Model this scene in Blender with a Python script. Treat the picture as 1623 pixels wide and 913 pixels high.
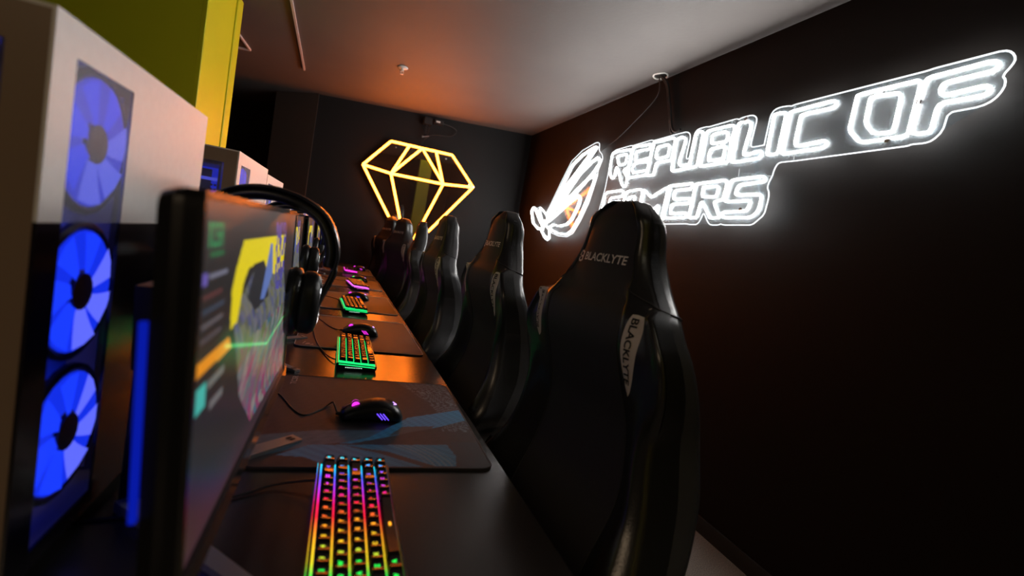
import bpy, bmesh, math, random
from mathutils import Vector, Matrix, Euler
random.seed(7)
for o in list(bpy.data.objects): bpy.data.objects.remove(o)
SC = bpy.context.scene
COL = SC.collection
PI = math.pi

# ------------------------------------------------------------------ camera
def basis(yaw, pitch, roll):
    f = Vector((math.sin(yaw)*math.cos(pitch), math.cos(yaw)*math.cos(pitch), math.sin(pitch)))
    r = Vector((math.cos(yaw), -math.sin(yaw), 0)); u = r.cross(f)
    r2 = r*math.cos(roll)+u*math.sin(roll); u2 = -r*math.sin(roll)+u*math.cos(roll)
    return r2, u2, f
cam = bpy.data.cameras.new('camera'); camo = bpy.data.objects.new('camera', cam); COL.objects.link(camo)
r_, u_, f_ = basis(0.345598881, -0.0737256, 0.1722336)
m = Matrix.Identity(4)
for i in range(3):
    m[i][0] = r_[i]; m[i][1] = u_[i]; m[i][2] = -f_[i]
m[2][3] = 1.125
camo.matrix_world = m
cam.sensor_width = 36; cam.lens = 740*36/1623; cam.clip_start = 0.02; cam.clip_end = 60
cam.dof.use_dof = True; cam.dof.focus_distance = 1.55; cam.dof.aperture_fstop = 3.0
SC.camera = camo

# ------------------------------------------------------------------ world, lamps, exposure
wd = bpy.data.worlds.new('world'); SC.world = wd; wd.use_nodes = True
wd.node_tree.nodes['Background'].inputs[0].default_value = (0.5, 0.42, 0.40, 1)
wd.node_tree.nodes['Background'].inputs[1].default_value = 0.004
SC.view_settings.view_transform = 'Standard'; SC.view_settings.look = 'None'
SC.view_settings.exposure = 0.0; SC.view_settings.gamma = 1.0; SC.view_settings.use_curve_mapping = False
def area(name, loc, rot, sx, sy, power, color):
    l = bpy.data.lights.new(name, 'AREA'); l.shape = 'RECTANGLE'; l.size = sx; l.size_y = sy; l.energy = power; l.color = color
    o = bpy.data.objects.new(name, l); o.location = loc; o.rotation_euler = rot; COL.objects.link(o); return o
# warm unseen lamps behind the photographer; second one added to brighten the mirrored column
area('unseen_lamp', (-1.35, -1.9, 2.60), (0, 0, 0), 1.2, 0.3, 17, (1.0, 0.72, 0.46))
area('unseen_lamp', (.92, -.72, 2.62), (0, 0, 0), 0.3, 0.3, 2.5, (1.0, 0.90, 0.70))

WHITE_E = 40.0      # strength of the white neon tubes
AMBER_E = 46.0      # strength of the amber neon tubes

# ------------------------------------------------------------------ helpers
def srgb(r, g, b):
    f = lambda c: (c/255/12.92) if c/255 <= .04045 else ((c/255+.055)/1.055)**2.4
    return (f(r), f(g), f(b))
def mat(name, base=(.5,.5,.5), rough=.5, metal=0, emit=None, es=0, spec=.5, bump=None, noise=None, alpha=1, trans=0, coat=0, ior=1.45):
    m = bpy.data.materials.new(name); m.use_nodes = True
    nt = m.node_tree; b = nt.nodes['Principled BSDF']
    b.inputs['Base Color'].default_value = (*base, 1); b.inputs['Roughness'].default_value = rough
    b.inputs['Metallic'].default_value = metal; b.inputs['Specular IOR Level'].default_value = spec
    b.inputs['Alpha'].default_value = alpha; b.inputs['Transmission Weight'].default_value = trans
    b.inputs['Coat Weight'].default_value = coat; b.inputs['IOR'].default_value = ior
    if emit: b.inputs['Emission Color'].default_value = (*emit, 1); b.inputs['Emission Strength'].default_value = es
    if noise:   # (scale, amount): mottled base colour
        tc = nt.nodes.new('ShaderNodeTexCoord'); n = nt.nodes.new('ShaderNodeTexNoise'); n.inputs['Scale'].default_value = noise[0]; n.inputs['Detail'].default_value = 4
        nt.links.new(tc.outputs['Object'], n.inputs['Vector'])
        mr = nt.nodes.new('ShaderNodeMapRange'); mr.inputs[1].default_value = .3; mr.inputs[2].default_value = .7
        mr.inputs[3].default_value = 1-noise[1]; mr.inputs[4].default_value = 1+noise[1]
        nt.links.new(n.outputs['Fac'], mr.inputs[0])
        mx = nt.nodes.new('ShaderNodeVectorMath'); mx.operation = 'SCALE'; mx.inputs[0].default_value = base
        nt.links.new(mr.outputs[0], mx.inputs['Scale']); nt.links.new(mx.outputs[0], b.inputs['Base Color'])
    if bump:    # (kind, scale, strength)
        tc = nt.nodes.new('ShaderNodeTexCoord')
        if bump[0] == 'noise':
            n = nt.nodes.new('ShaderNodeTexNoise'); n.inputs['Detail'].default_value = 5; out = 'Fac'
        elif bump[0] == 'weave':
            n = nt.nodes.new('ShaderNodeTexChecker'); out = 'Fac'
        else:
            n = nt.nodes.new('ShaderNodeTexVoronoi'); out = 'Distance'
        n.inputs['Scale'].default_value = bump[1]
        nt.links.new(tc.outputs['Object'], n.inputs['Vector'])
        bp = nt.nodes.new('ShaderNodeBump'); bp.inputs['Strength'].default_value = bump[2]; bp.inputs['Distance'].default_value = .002
        nt.links.new(n.outputs[out], bp.inputs['Height']); nt.links.new(bp.outputs[0], b.inputs['Normal'])
    return m
def emat(name, col, s):
    m = bpy.data.materials.new(name); m.use_nodes = True; nt = m.node_tree; nt.nodes.clear()
    e = nt.nodes.new('ShaderNodeEmission'); e.inputs[0].default_value = (*col, 1); e.inputs[1].default_value = s
    o = nt.nodes.new('ShaderNodeOutputMaterial'); nt.links.new(e.outputs[0], o.inputs[0]); return m
def attr_mat(name, emission, rough=.5, bumpscale=0, gloss=.5):
    m = bpy.data.materials.new(name); m.use_nodes = True; nt = m.node_tree; b = nt.nodes['Principled BSDF']
    a = nt.nodes.new('ShaderNodeAttribute'); a.attribute_name = 'print'
    if emission:
        b.inputs['Base Color'].default_value = (.01,.01,.012,1)
        nt.links.new(a.outputs['Color'], b.inputs['Emission Color']); b.inputs['Emission Strength'].default_value = emission
    else:
        nt.links.new(a.outputs['Color'], b.inputs['Base Color'])
    b.inputs['Roughness'].default_value = rough; b.inputs['Specular IOR Level'].default_value = gloss
    if bumpscale:
        tc = nt.nodes.new('ShaderNodeTexCoord'); n = nt.nodes.new('ShaderNodeTexNoise'); n.inputs['Scale'].default_value = bumpscale
        nt.links.new(tc.outputs['Object'], n.inputs['Vector'])
        bp = nt.nodes.new('ShaderNodeBump'); bp.inputs['Strength'].default_value = .25; bp.inputs['Distance'].default_value = .001
        nt.links.new(n.outputs['Fac'], bp.inputs['Height']); nt.links.new(bp.outputs[0], b.inputs['Normal'])
    return m
def sheet_mat(name, clear, tint, haze, hcol, rough=.03, metalmix=0):
    """clear plastic or glass sheet: part see-through, part dusty haze, plus a gloss"""
    m = bpy.data.materials.new(name); m.use_nodes = True; nt = m.node_tree; nt.nodes.clear()
    t = nt.nodes.new('ShaderNodeBsdfTransparent'); t.inputs[0].default_value = (*tint, 1)
    d = nt.nodes.new('ShaderNodeBsdfDiffuse'); d.inputs[0].default_value = (*hcol, 1)
    g = nt.nodes.new('ShaderNodeBsdfGlossy'); g.inputs['Roughness'].default_value = rough
    m1 = nt.nodes.new('ShaderNodeMixShader'); m1.inputs[0].default_value = haze
    nt.links.new(t.outputs[0], m1.inputs[1]); nt.links.new(d.outputs[0], m1.inputs[2])
    m2 = nt.nodes.new('ShaderNodeMixShader')
    if metalmix: m2.inputs[0].default_value = metalmix
    else:
        fr = nt.nodes.new('ShaderNodeFresnel'); fr.inputs[0].default_value = 1.45; nt.links.new(fr.outputs[0], m2.inputs[0])
    nt.links.new(m1.outputs[0], m2.inputs[1]); nt.links.new(g.outputs[0], m2.inputs[2])
    o = nt.nodes.new('ShaderNodeOutputMaterial'); nt.links.new(m2.outputs[0], o.inputs[0]); return m

class MB:
    def __init__(s): s.v = []; s.f = []
    def add(s, vs, fs):
        n = len(s.v); s.v += [tuple(v) for v in vs]; s.f += [tuple(i+n for i in f) for f in fs]; return s
    def box(s, x0, x1, y0, y1, z0, z1):
        return s.add([(x0,y0,z0),(x1,y0,z0),(x1,y1,z0),(x0,y1,z0),(x0,y0,z1),(x1,y0,z1),(x1,y1,z1),(x0,y1,z1)],
                     [(0,3,2,1),(4,5,6,7),(0,1,5,4),(1,2,6,5),(2,3,7,6),(3,0,4,7)])
    def rbox(s, x0, x1, y0, y1, z0, z1, r, n=4, axis='z', b=0):
        """rounded-corner slab (corners round about the axis), small top and bottom bevel b"""
        pr = {'z':(0,1,2),'x':(1,2,0),'y':(0,2,1)}[axis]; lo = (x0,y0,z0); hi = (x1,y1,z1)
        a0,a1 = lo[pr[0]],hi[pr[0]]; b0,b1 = lo[pr[1]],hi[pr[1]]; c0,c1 = lo[pr[2]],hi[pr[2]]
        def ring(ins, c):
            out = []
            for cx_,cy_,st in ((a1-r,b1-r,0),(a0+r,b1-r,1),(a0+r,b0+r,2),(a1-r,b0+r,3)):
                for k in range(n+1):
                    t = (st+k/n)*PI/2; q = [0,0,0]
                    q[pr[0]] = cx_+(r-ins)*math.cos(t); q[pr[1]] = cy_+(r-ins)*math.sin(t); q[pr[2]] = c; out.append(q)
            return out
        rs = [ring(b,c0),ring(0,c0+b),ring(0,c1-b),ring(b,c1)] if b else [ring(0,c0),ring(0,c1)]
        return s.loft(rs, True, True)
    def loft(s, rings, cap0=False, cap1=False, closed=True):
        n = len(rings[0]); vs = [p for r in rings for p in r]; fs = []
        for i in range(len(rings)-1):
            for j in range(n if closed else n-1):
                k = (j+1) % n; fs.append((i*n+j, i*n+k, (i+1)*n+k, (i+1)*n+j))
        if cap0: fs.append(tuple(reversed(range(n))))
        if cap1: fs.append(tuple(range((len(rings)-1)*n, len(rings)*n)))
        return s.add(vs, fs)
    def tube(s, pts, r, n=6, closed=False, caps=True):
        pts = [Vector(p) for p in pts]; N = len(pts); rings = []; prev = None
        for i, p in enumerate(pts):
            if closed: d = (pts[(i+1) % N]-pts[i-1])
            else: d = pts[min(i+1,N-1)]-pts[max(i-1,0)]
            if d.length < 1e-9: d = Vector((0,0,1))
            d.normalize()
            if prev is None:
                a = Vector((0,0,1)) if abs(d.z) < .9 else Vector((1,0,0)); a = (a-d*a.dot(d)).normalized()
            else:
                a = prev-d*prev.dot(d)
                a = a.normalized() if a.length > 1e-6 else Vector((1,0,0))
            prev = a; b = d.cross(a); rr = r[i] if isinstance(r, (list, tuple)) else r
            rings.append([p+(a*math.cos(2*PI*k/n)+b*math.sin(2*PI*k/n))*rr for k in range(n)])
        if closed:
            rings.append(rings[0]); return s.loft(rings)
        return s.loft(rings, caps, caps)
    def cyl(s, c, r, h, axis='z', n=16, r2=None):
        r2 = r if r2 is None else r2; rings = []
        for rr, t in ((r,-h/2),(r2,h/2)):
            ring = []
            for k in range(n):
                a = 2*PI*k/n; u, v = rr*math.cos(a), rr*math.sin(a)
                ring.append({'z':(c[0]+u,c[1]+v,c[2]+t),'x':(c[0]+t,c[1]+u,c[2]+v),'y':(c[0]+v,c[1]+t,c[2]+u)}[axis])
            rings.append(ring)
        return s.loft(rings, True, True)
    def lathe(s, prof, c=(0,0,0), n=20, axis='z'):
        rings = []
        for r, t in prof:
            ring = []
            for k in range(n):
                a = 2*PI*k/n; u, v = r*math.cos(a), r*math.sin(a)
                ring.append({'z':(c[0]+u,c[1]+v,c[2]+t),'x':(c[0]+t,c[1]+u,c[2]+v),'y':(c[0]+v,c[1]+t,c[2]+u)}[axis])
            rings.append(ring)
        return s.loft(rings, True, True)
    def mesh(s, name):
        me = bpy.data.meshes.new(name); me.from_pydata(s.v, [], s.f); me.update(); return me
    def obj(s, name, m, parent=None, smooth=False, label=None):
        me = s.mesh(name); me.materials.append(m)
        bm = bmesh.new(); bm.from_mesh(me); bmesh.ops.recalc_face_normals(bm, faces=bm.faces); bm.to_mesh(me); bm.free()
        if smooth: me.shade_smooth() if smooth is True else me.set_sharp_from_angle(angle=smooth) if False else None
        if smooth:
            me.shade_smooth()
            if smooth is not True: me.set_sharp_from_angle(angle=smooth)
        o = bpy.data.objects.new(name, me); COL.objects.link(o); o.parent = parent
        if label: o['label'] = label
        return o
def thing(name, label, cat, loc=(0,0,0), rz=0, group=None):
    o = bpy.data.objects.new(name, None); COL.objects.link(o); o.location = loc; o.rotation_euler = (0,0,rz)
    o.empty_display_size = .05
    o['label'] = label; o['category'] = cat
    if group: o['group'] = group
    return o
def tag(o, label, cat, group=None):
    o['label'] = label; o['category'] = cat
    if group: o['group'] = group
    return o
KIDS = {}
def dup(root, loc, rz, label, group=None):
    r = root.copy(); COL.objects.link(r); r.location = loc; r.rotation_euler = (0,0,rz); r['label'] = label
    if group: r['group'] = group
    for ch in KIDLIST(root):
        c = ch.copy(); COL.objects.link(c); c.parent = r
        for g in KIDLIST(ch):
            d = g.copy(); COL.objects.link(d); d.parent = c
    return r
def KIDLIST(o): return [c for c in bpy.data.objects if c.parent == o]
def struct(mb, name, m, **k):
    o = mb.obj(name, m, **k); o['kind'] = 'structure'; return o
def chaikin(p, n=1, closed=True):
    for _ in range(n):
        q = []; N = len(p)
        for i in range(N if closed else N-1):
            a, b = p[i], p[(i+1) % N]
            L = math.dist(a, b); c = min(.25, .010/max(L,1e-6)) if n == 1 else .25
            q.append(tuple(x+(y-x)*c for x, y in zip(a, b))); q.append(tuple(y+(x-y)*c for x, y in zip(a, b)))
        if not closed: q = [p[0]]+q[1:-1]+[p[-1]]
        p = q
    return p
def spline(pts, n=6):
    P = [Vector(p) for p in pts]; P = [P[0]*2-P[1]]+P+[P[-1]*2-P[-2]]; out = []
    for i in range(1, len(P)-2):
        for k in range(n):
            t = k/n; a,b,c,d = P[i-1],P[i],P[i+1],P[i+2]
            out.append(.5*((2*b)+(c-a)*t+(2*a-5*b+4*c-d)*t*t+(3*b-a-3*c+d)*t**3))
    out.append(P[-2]); return out
def interp(tab, z, j):
    """smooth (cosine-free, monotone-ish) table lookup"""
    if z <= tab[0][0]: return tab[0][j]
    for i in range(len(tab)-1):
        if z <= tab[i+1][0]:
            t = (z-tab[i][0])/(tab[i+1][0]-tab[i][0])
            y0, y1 = tab[i][j], tab[i+1][j]
            h = tab[i+1][0]-tab[i][0]
            m0 = ((tab[i+1][j]-tab[i-1][j])/(tab[i+1][0]-tab[i-1][0])) if i > 0 else (y1-y0)/h
            m1 = ((tab[i+2][j]-tab[i][j])/(tab[i+2][0]-tab[i][0])) if i+2 < len(tab) else (y1-y0)/h
            return (2*t**3-3*t*t+1)*y0+(t**3-2*t*t+t)*h*m0+(-2*t**3+3*t*t)*y1+(t**3-t*t)*h*m1
    return tab[-1][j]
def sstep(a, b, x):
    t = max(0, min(1, (x-a)/(b-a))); return t*t*(3-2*t)
def text_mesh(txt, size, width=None, bold=0.0, shear=0):
    """flat lettering as (verts2d, faces), centred on the origin"""
    c = bpy.data.curves.new('t', 'FONT'); c.body = txt; c.size = 1; c.offset = bold; c.shear = shear; c.resolution_u = 3
    o = bpy.data.objects.new('t', c); COL.objects.link(o)
    bpy.context.view_layer.update()
    me = o.evaluated_get(bpy.context.evaluated_depsgraph_get()).to_mesh()
    vs = [(v.co.x, v.co.y) for v in me.vertices]; fs = [tuple(p.vertices) for p in me.polygons]
    bpy.data.objects.remove(o); bpy.data.curves.remove(c)
    x0,x1 = min(v[0] for v in vs), max(v[0] for v in vs); y0,y1 = min(v[1] for v in vs), max(v[1] for v in vs)
    sy = size/(y1-y0); sx = (width/(x1-x0)) if width else sy
    return [((v[0]-(x0+x1)/2)*sx, (v[1]-(y0+y1)/2)*sy) for v in vs], fs
def inpoly(x, y, p):
    c = False; n = len(p)
    for i in range(n):
        x0,y0 = p[i]; x1,y1 = p[i-1]
        if (y0 > y) != (y1 > y) and x < (x1-x0)*(y-y0)/(y1-y0)+x0: c = not c
    return c
def print_grid(name, nx, ny, pos, colf, m, parent, thick=None):
    """a grid sheet whose 'print' colour attribute carries flat print"""
    vs = [pos(i/nx, j/ny) for j in range(ny+1) for i in range(nx+1)]
    fs = [(j*(nx+1)+i, j*(nx+1)+i+1, (j+1)*(nx+1)+i+1, (j+1)*(nx+1)+i) for j in range(ny) for i in range(nx)]
    me = bpy.data.meshes.new(name); me.from_pydata(vs, [], fs); me.update()
    a = me.color_attributes.new('print', 'FLOAT_COLOR', 'POINT')
    buf = []
    for j in range(ny+1):
        for i in range(nx+1): buf += [*colf(i/nx, j/ny), 1]
    a.data.foreach_set('color', buf); me.materials.append(m)
    o = bpy.data.objects.new(name, me); COL.objects.link(o); o.parent = parent; return o
def row(x, y): return x-.025*(y-.62)      # the desk row runs 1.4 degrees off the side wall
RZ = .025

# ------------------------------------------------------------------ materials
M = {}

M['wall'] = mat('wall_paint', (.0065,.0065,.007), .62, spec=.3, bump=('noise',60,.15))
M['wallr'] = mat('side_wall_paint', (.0075,.0060,.0052), .62, spec=.15, bump=('noise',60,.15), noise=(1.2,.12))
M['ceil'] = mat('ceiling_paint', (.106,.098,.094), .62, spec=.3, noise=(1.5,.08), bump=('noise',40,.2))
M['carpet'] = mat('carpet', (.13,.115,.10), .95, noise=(220,.5), bump=('noise',350,.8))
M['yellow'] = mat('yellow_paint', (.70,.66,.012), .45, noise=(2,.05))
M['desk'] = mat('desk_laminate', (.020,.018,.017), .24, ior=1.6)
M['deskedge'] = mat('desk_edge', (.02,.02,.02), .3)
M['blackmetal'] = mat('black_metal', (.02,.02,.022), .35, .6)
M['greymetal'] = mat('grey_metal', (.32,.33,.35), .32, .6)
M['plastic'] = mat('black_plastic', (.012,.012,.013), .38)
M['gloss'] = mat('black_gloss', (.01,.01,.012), .14)
M['bezel'] = mat('monitor_bezel', (.03,.03,.032), .22)
M['rubber'] = mat('cable_rubber', (.012,.012,.012), .6)
M['pcwhite'] = mat('white_powder_coat', (.90,.88,.86), .42, noise=(90,.02))
M['pcgrey'] = mat('mesh_grey', (.42,.43,.48), .5, .2, bump=('vor',500,.6))
M['pcin'] = mat('case_inside', (.55,.56,.62), .5)
M['board'] = mat('circuit_board', (.05,.05,.08), .5, bump=('vor',60,.8))
M['blue'] = emat('blue_led', (.010,.045,1.0), 1.5)
M['bluespot'] = emat('blue_led_bright', (.12,.15,1.0), 1.45)
M['bluedim'] = emat('blue_led_dim', (.008,.035,.9), 1.15)
M['bluerear'] = emat('blue_rear_led', (.006,.025,.9), .40)
M['hub'] = mat('fan_hub', (.01,.01,.03), .4)
M['leather'] = mat('black_leather', (.016,.016,.017), .29, bump=('noise',220,.15), spec=.85)
M['shell'] = mat('lit_shell_leather', (.055,.056,.060), .27, bump=('noise',220,.12), spec=.9)  # lightened base stands for the white neon light on the rear sides
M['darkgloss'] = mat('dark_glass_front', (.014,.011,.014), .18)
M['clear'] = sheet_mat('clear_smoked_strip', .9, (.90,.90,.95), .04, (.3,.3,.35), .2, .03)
M['fabric'] = mat('panel_leather', (.030,.027,.034), .60, bump=('noise',420,.2))
M['carbon'] = mat('carbon_weave', (.014,.014,.014), .30, bump=('weave',260,.35))
M['insert'] = mat('pale_insert', (.72,.64,.60), .6, bump=('noise',400,.2))
M['stitch'] = mat('stitching', (.03,.03,.032), .5)
M['logo'] = mat('logo_thread', (.92,.85,.82), .6)
M['ink'] = mat('black_print', (.01,.01,.01), .6)
M['tube'] = emat('white_neon', (1.0,.97,.94), WHITE_E)
M['rim'] = emat('lit_acrylic_edge', (.93,.97,1.0), 1.6)
M['seam'] = emat('lit_acrylic_seam', (.93,.97,1.0), .55)
M['amber'] = emat('amber_neon', (1.0,.19,.011), AMBER_E)
M['amberhalo'] = emat('amber_halo_glow', (1.0,.15,.004), .75)
M['acrylic'] = sheet_mat('clear_acrylic', .9, (.92,.95,.97), .045, (.50,.58,.62), .35, .012)
M['acrylic3'] = sheet_mat('glossy_clear_acrylic', .9, (.92,.95,.97), .04, (.50,.58,.62), .07, .07)
M['acrylic2'] = sheet_mat('dark_clear_acrylic', .9, (.6,.6,.6), .02, (.4,.4,.4), .02, .30)
M['glass'] = sheet_mat('tinted_glass', .8, (.62,.62,.70), .16, (.30,.29,.33), .06)
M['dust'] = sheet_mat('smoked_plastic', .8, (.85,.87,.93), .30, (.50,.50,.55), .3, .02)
M['frosted'] = mat('frame_behind_glass', (.30,.21,.14), .35)
M['profile'] = mat('ceiling_profile', (.62,.52,.50), .5)
M['whiteplastic'] = mat('white_plastic', (.75,.73,.70), .4)
M['screenoff'] = mat('rear_screen', (.01,.01,.01), .2)
M['silver'] = mat('silver_trim', (.6,.6,.62), .25, .9)
# ------------------------------------------------------------------ the room
def ceil_z(x, y): return 2.424+.0286*(y-4.933)+.0657*(x-1.7)
XR = 1.70; YF = 4.93
struct(MB().box(-3.0, XR+.1, -3.0, 6.2, -.06, 0), 'floor', M['carpet'])
cv = []
for (x, y) in ((-3.0,-.35),(XR+.1,-.35),(XR+.1,6.2),(-3.0,6.2)): cv.append((x,y,ceil_z(x,y)))
cb = MB(); cb.add(cv+[(x,y,z+.12) for x,y,z in cv], [(0,1,2,3),(7,6,5,4),(0,4,5,1),(1,5,6,2),(2,6,7,3),(3,7,4,0)])
struct(cb, 'ceiling', M['ceil'])
struct(MB().box(-3.0, XR+.1, -3.0, -.35, 2.78, 2.88).box(-3.0, XR+.1, -.36, -.30, 2.30, 2.80), 'ceiling', M['ceil'])
struct(MB().box(XR, XR+.12, -3.0, 6.2, 0, 2.9), 'wall_right', M['wallr'])
struct(MB().box(-.47, XR, YF, YF+.12, 0, 2.9), 'wall_back', M['wall'])
struct(MB().box(-3.0, -.45, 5.9, 6.0, 0, 2.9), 'wall_back', M['wall'])
struct(MB().box(-3.1, -3.0, -3.0, 6.2, 0, 2.9), 'wall_left', M['wall'])
struct(MB().box(-3.1, XR+.1, -3.1, -3.0, 0, 2.9), 'wall_front', M['wall'])
# the grey pillar at the back-left corner, front face slightly turned
pil = MB(); z1 = 2.9
pil.add([(x,y,z) for z in (0,z1) for x,y in ((-.845,5.16),(-.452,4.90),(-.452,5.5),(-.845,5.5))], [(0,1,5,4),(1,2,6,5),(2,3,7,6),(3,0,4,7),(4,5,6,7),(0,3,2,1)])
p_ = struct(pil, 'wall_pillar', mat('pillar_paint', (.085,.07,.062), .6, bump=('noise',50,.2)))
struct(MB().box(XR-.012, XR, -3.0, YF, 0, .07), 'baseboard_right', M['deskedge'])
struct(MB().box(-.45, XR-.012, YF-.012, YF, 0, .07), 'baseboard_back', M['deskedge'])

# yellow column behind the computers (grooved corner boards) and one behind the photographer
def column(x0, x1, y0, y1, label, cat='column'):
    t = thing('yellow_column', label, cat, ((x0+x1)/2, (y0+y1)/2, 0))
    cx_, cy_ = (x0+x1)/2, (y0+y1)/2; hx, hy = (x1-x0)/2, (y1-y0)/2; H = 2.6 if y0 < -.4 else 2.23
    if y0 >= -.4: H = ceil_z(x1, y0)-.004
    cb_ = MB(); tz = (lambda x, y: ceil_z(cx_+x, cy_+y)-.003) if y0 >= -.4 else (lambda x, y: H)
    cb_.add([(-hx,-hy,0),(hx-.02,-hy,0),(hx-.02,hy,0),(-hx,hy,0),(-hx,-hy,tz(-hx,-hy)),(hx-.02,-hy,tz(hx,-hy)),(hx-.02,hy,tz(hx,hy)),(-hx,hy,tz(-hx,hy))],
            [(0,3,2,1),(4,5,6,7),(0,1,5,4),(1,2,6,5),(2,3,7,6),(3,0,4,7)]); cb_.obj('core', M['yellow'], t)
    a = hy*2
    for s0, s1, pr in ((0,.49,0),(.515,.80,-.006),(.81,1.0,0)):
        MB().rbox(hx-.022, hx+pr, -hy+a*s0, -hy+a*s1, 0, H, .004).obj('corner_board', M['yellow'], t)
    return t
YC = column(-1.55, -.70, 2.44, 3.00, 'tall yellow painted column with grooved corner boards behind the white computers')
column(.80, 1.06, -1.35, -1.0, 'yellow column in the room behind the photographer, seen mirrored in the amber neon sign')

# frames for the unseen lamps; the square one belongs to the added lamp
for (x, y, sx, sy, lb) in ((-1.35,-1.9,.62,.17,'long white unseen ceiling lamp behind the photographer'),(.92,-.72,.17,.17,'square unseen lamp frame added to brighten the mirrored yellow column')):
    t = thing('unseen_lamp_frame', lb, 'lamp', (x,y,2.78))
    f = MB(); f.box(-sx,sx,-sy,-sy+.02,-.14,0); f.box(-sx,sx,sy-.02,sy,-.14,0); f.box(-sx,-sx+.02,-sy,sy,-.14,0); f.box(sx-.02,sx,-sy,sy,-.14,0)
    f.obj('frame', M['whiteplastic'], t)

# ceiling details
sp = thing('sprinkler', 'small white fire sprinkler on the ceiling above the desk row', 'sprinkler', (.183,3.54,ceil_z(.183,3.54)))
MB().lathe([(.001,.0),(.036,0),(.038,-.004),(.030,-.010),(.012,-.012),(.001,-.012)], n=20).obj('escutcheon', M['whiteplastic'], sp, smooth=True)
hb = MB(); hb.lathe([(.001,-.010),(.010,-.012),(.010,-.026),(.006,-.030),(.001,-.030)], n=12); hb.tube([(-.009,0,-.026),(-.010,0,-.040),(0,0,-.048)],.002); hb.tube([(.009,0,-.026),(.010,0,-.040),(0,0,-.048)],.002)
hb.cyl((0,0,-.050),.012,.002,n=12); hb.obj('sprinkler_head', M['whiteplastic'], sp)
def strip(pts, w, label, grp=None):
    b = MB()
    for (a, c) in zip(pts[:-1], pts[1:]):
        A = Vector((a[0],a[1],ceil_z(*a)-.004)); C = Vector((c[0],c[1],ceil_z(*c)-.004)); d = (C-A).normalized(); n = Vector((-d.y,d.x,0))*w/2
        up = Vector((0,0,.010)); vs = [A-n-up,A+n-up,C+n-up,C-n-up,A-n+up*.3,A+n+up*.3,C+n+up*.3,C-n+up*.3]
        b.add(vs, [(0,1,2,3),(7,6,5,4),(0,4,5,1),(1,5,6,2),(2,6,7,3),(3,7,4,0)])
    tag(b.obj('ceiling_profile', M['profile']), label, 'light strip', grp)
k = 1.0
def onceil(px, py):   # metres on the ceiling from the measured ray (z 2.3 plane) to the sloping ceiling
    s = 1.0
    for _ in range(4): s = (ceil_z(px*s,py*s)-1.125)/1.175
    return (px*s, py*s)
strip([onceil(-.47,2.7), onceil(-.528,4.30)], .012, 'long thin unlit light strip running along the dark ceiling')
strip([onceil(-.913,3.80), onceil(-.895,4.17), onceil(-1.10,4.22), onceil(-.913,3.80)], .011, 'triangular unlit light strip on the ceiling beside the yellow column')

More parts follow.
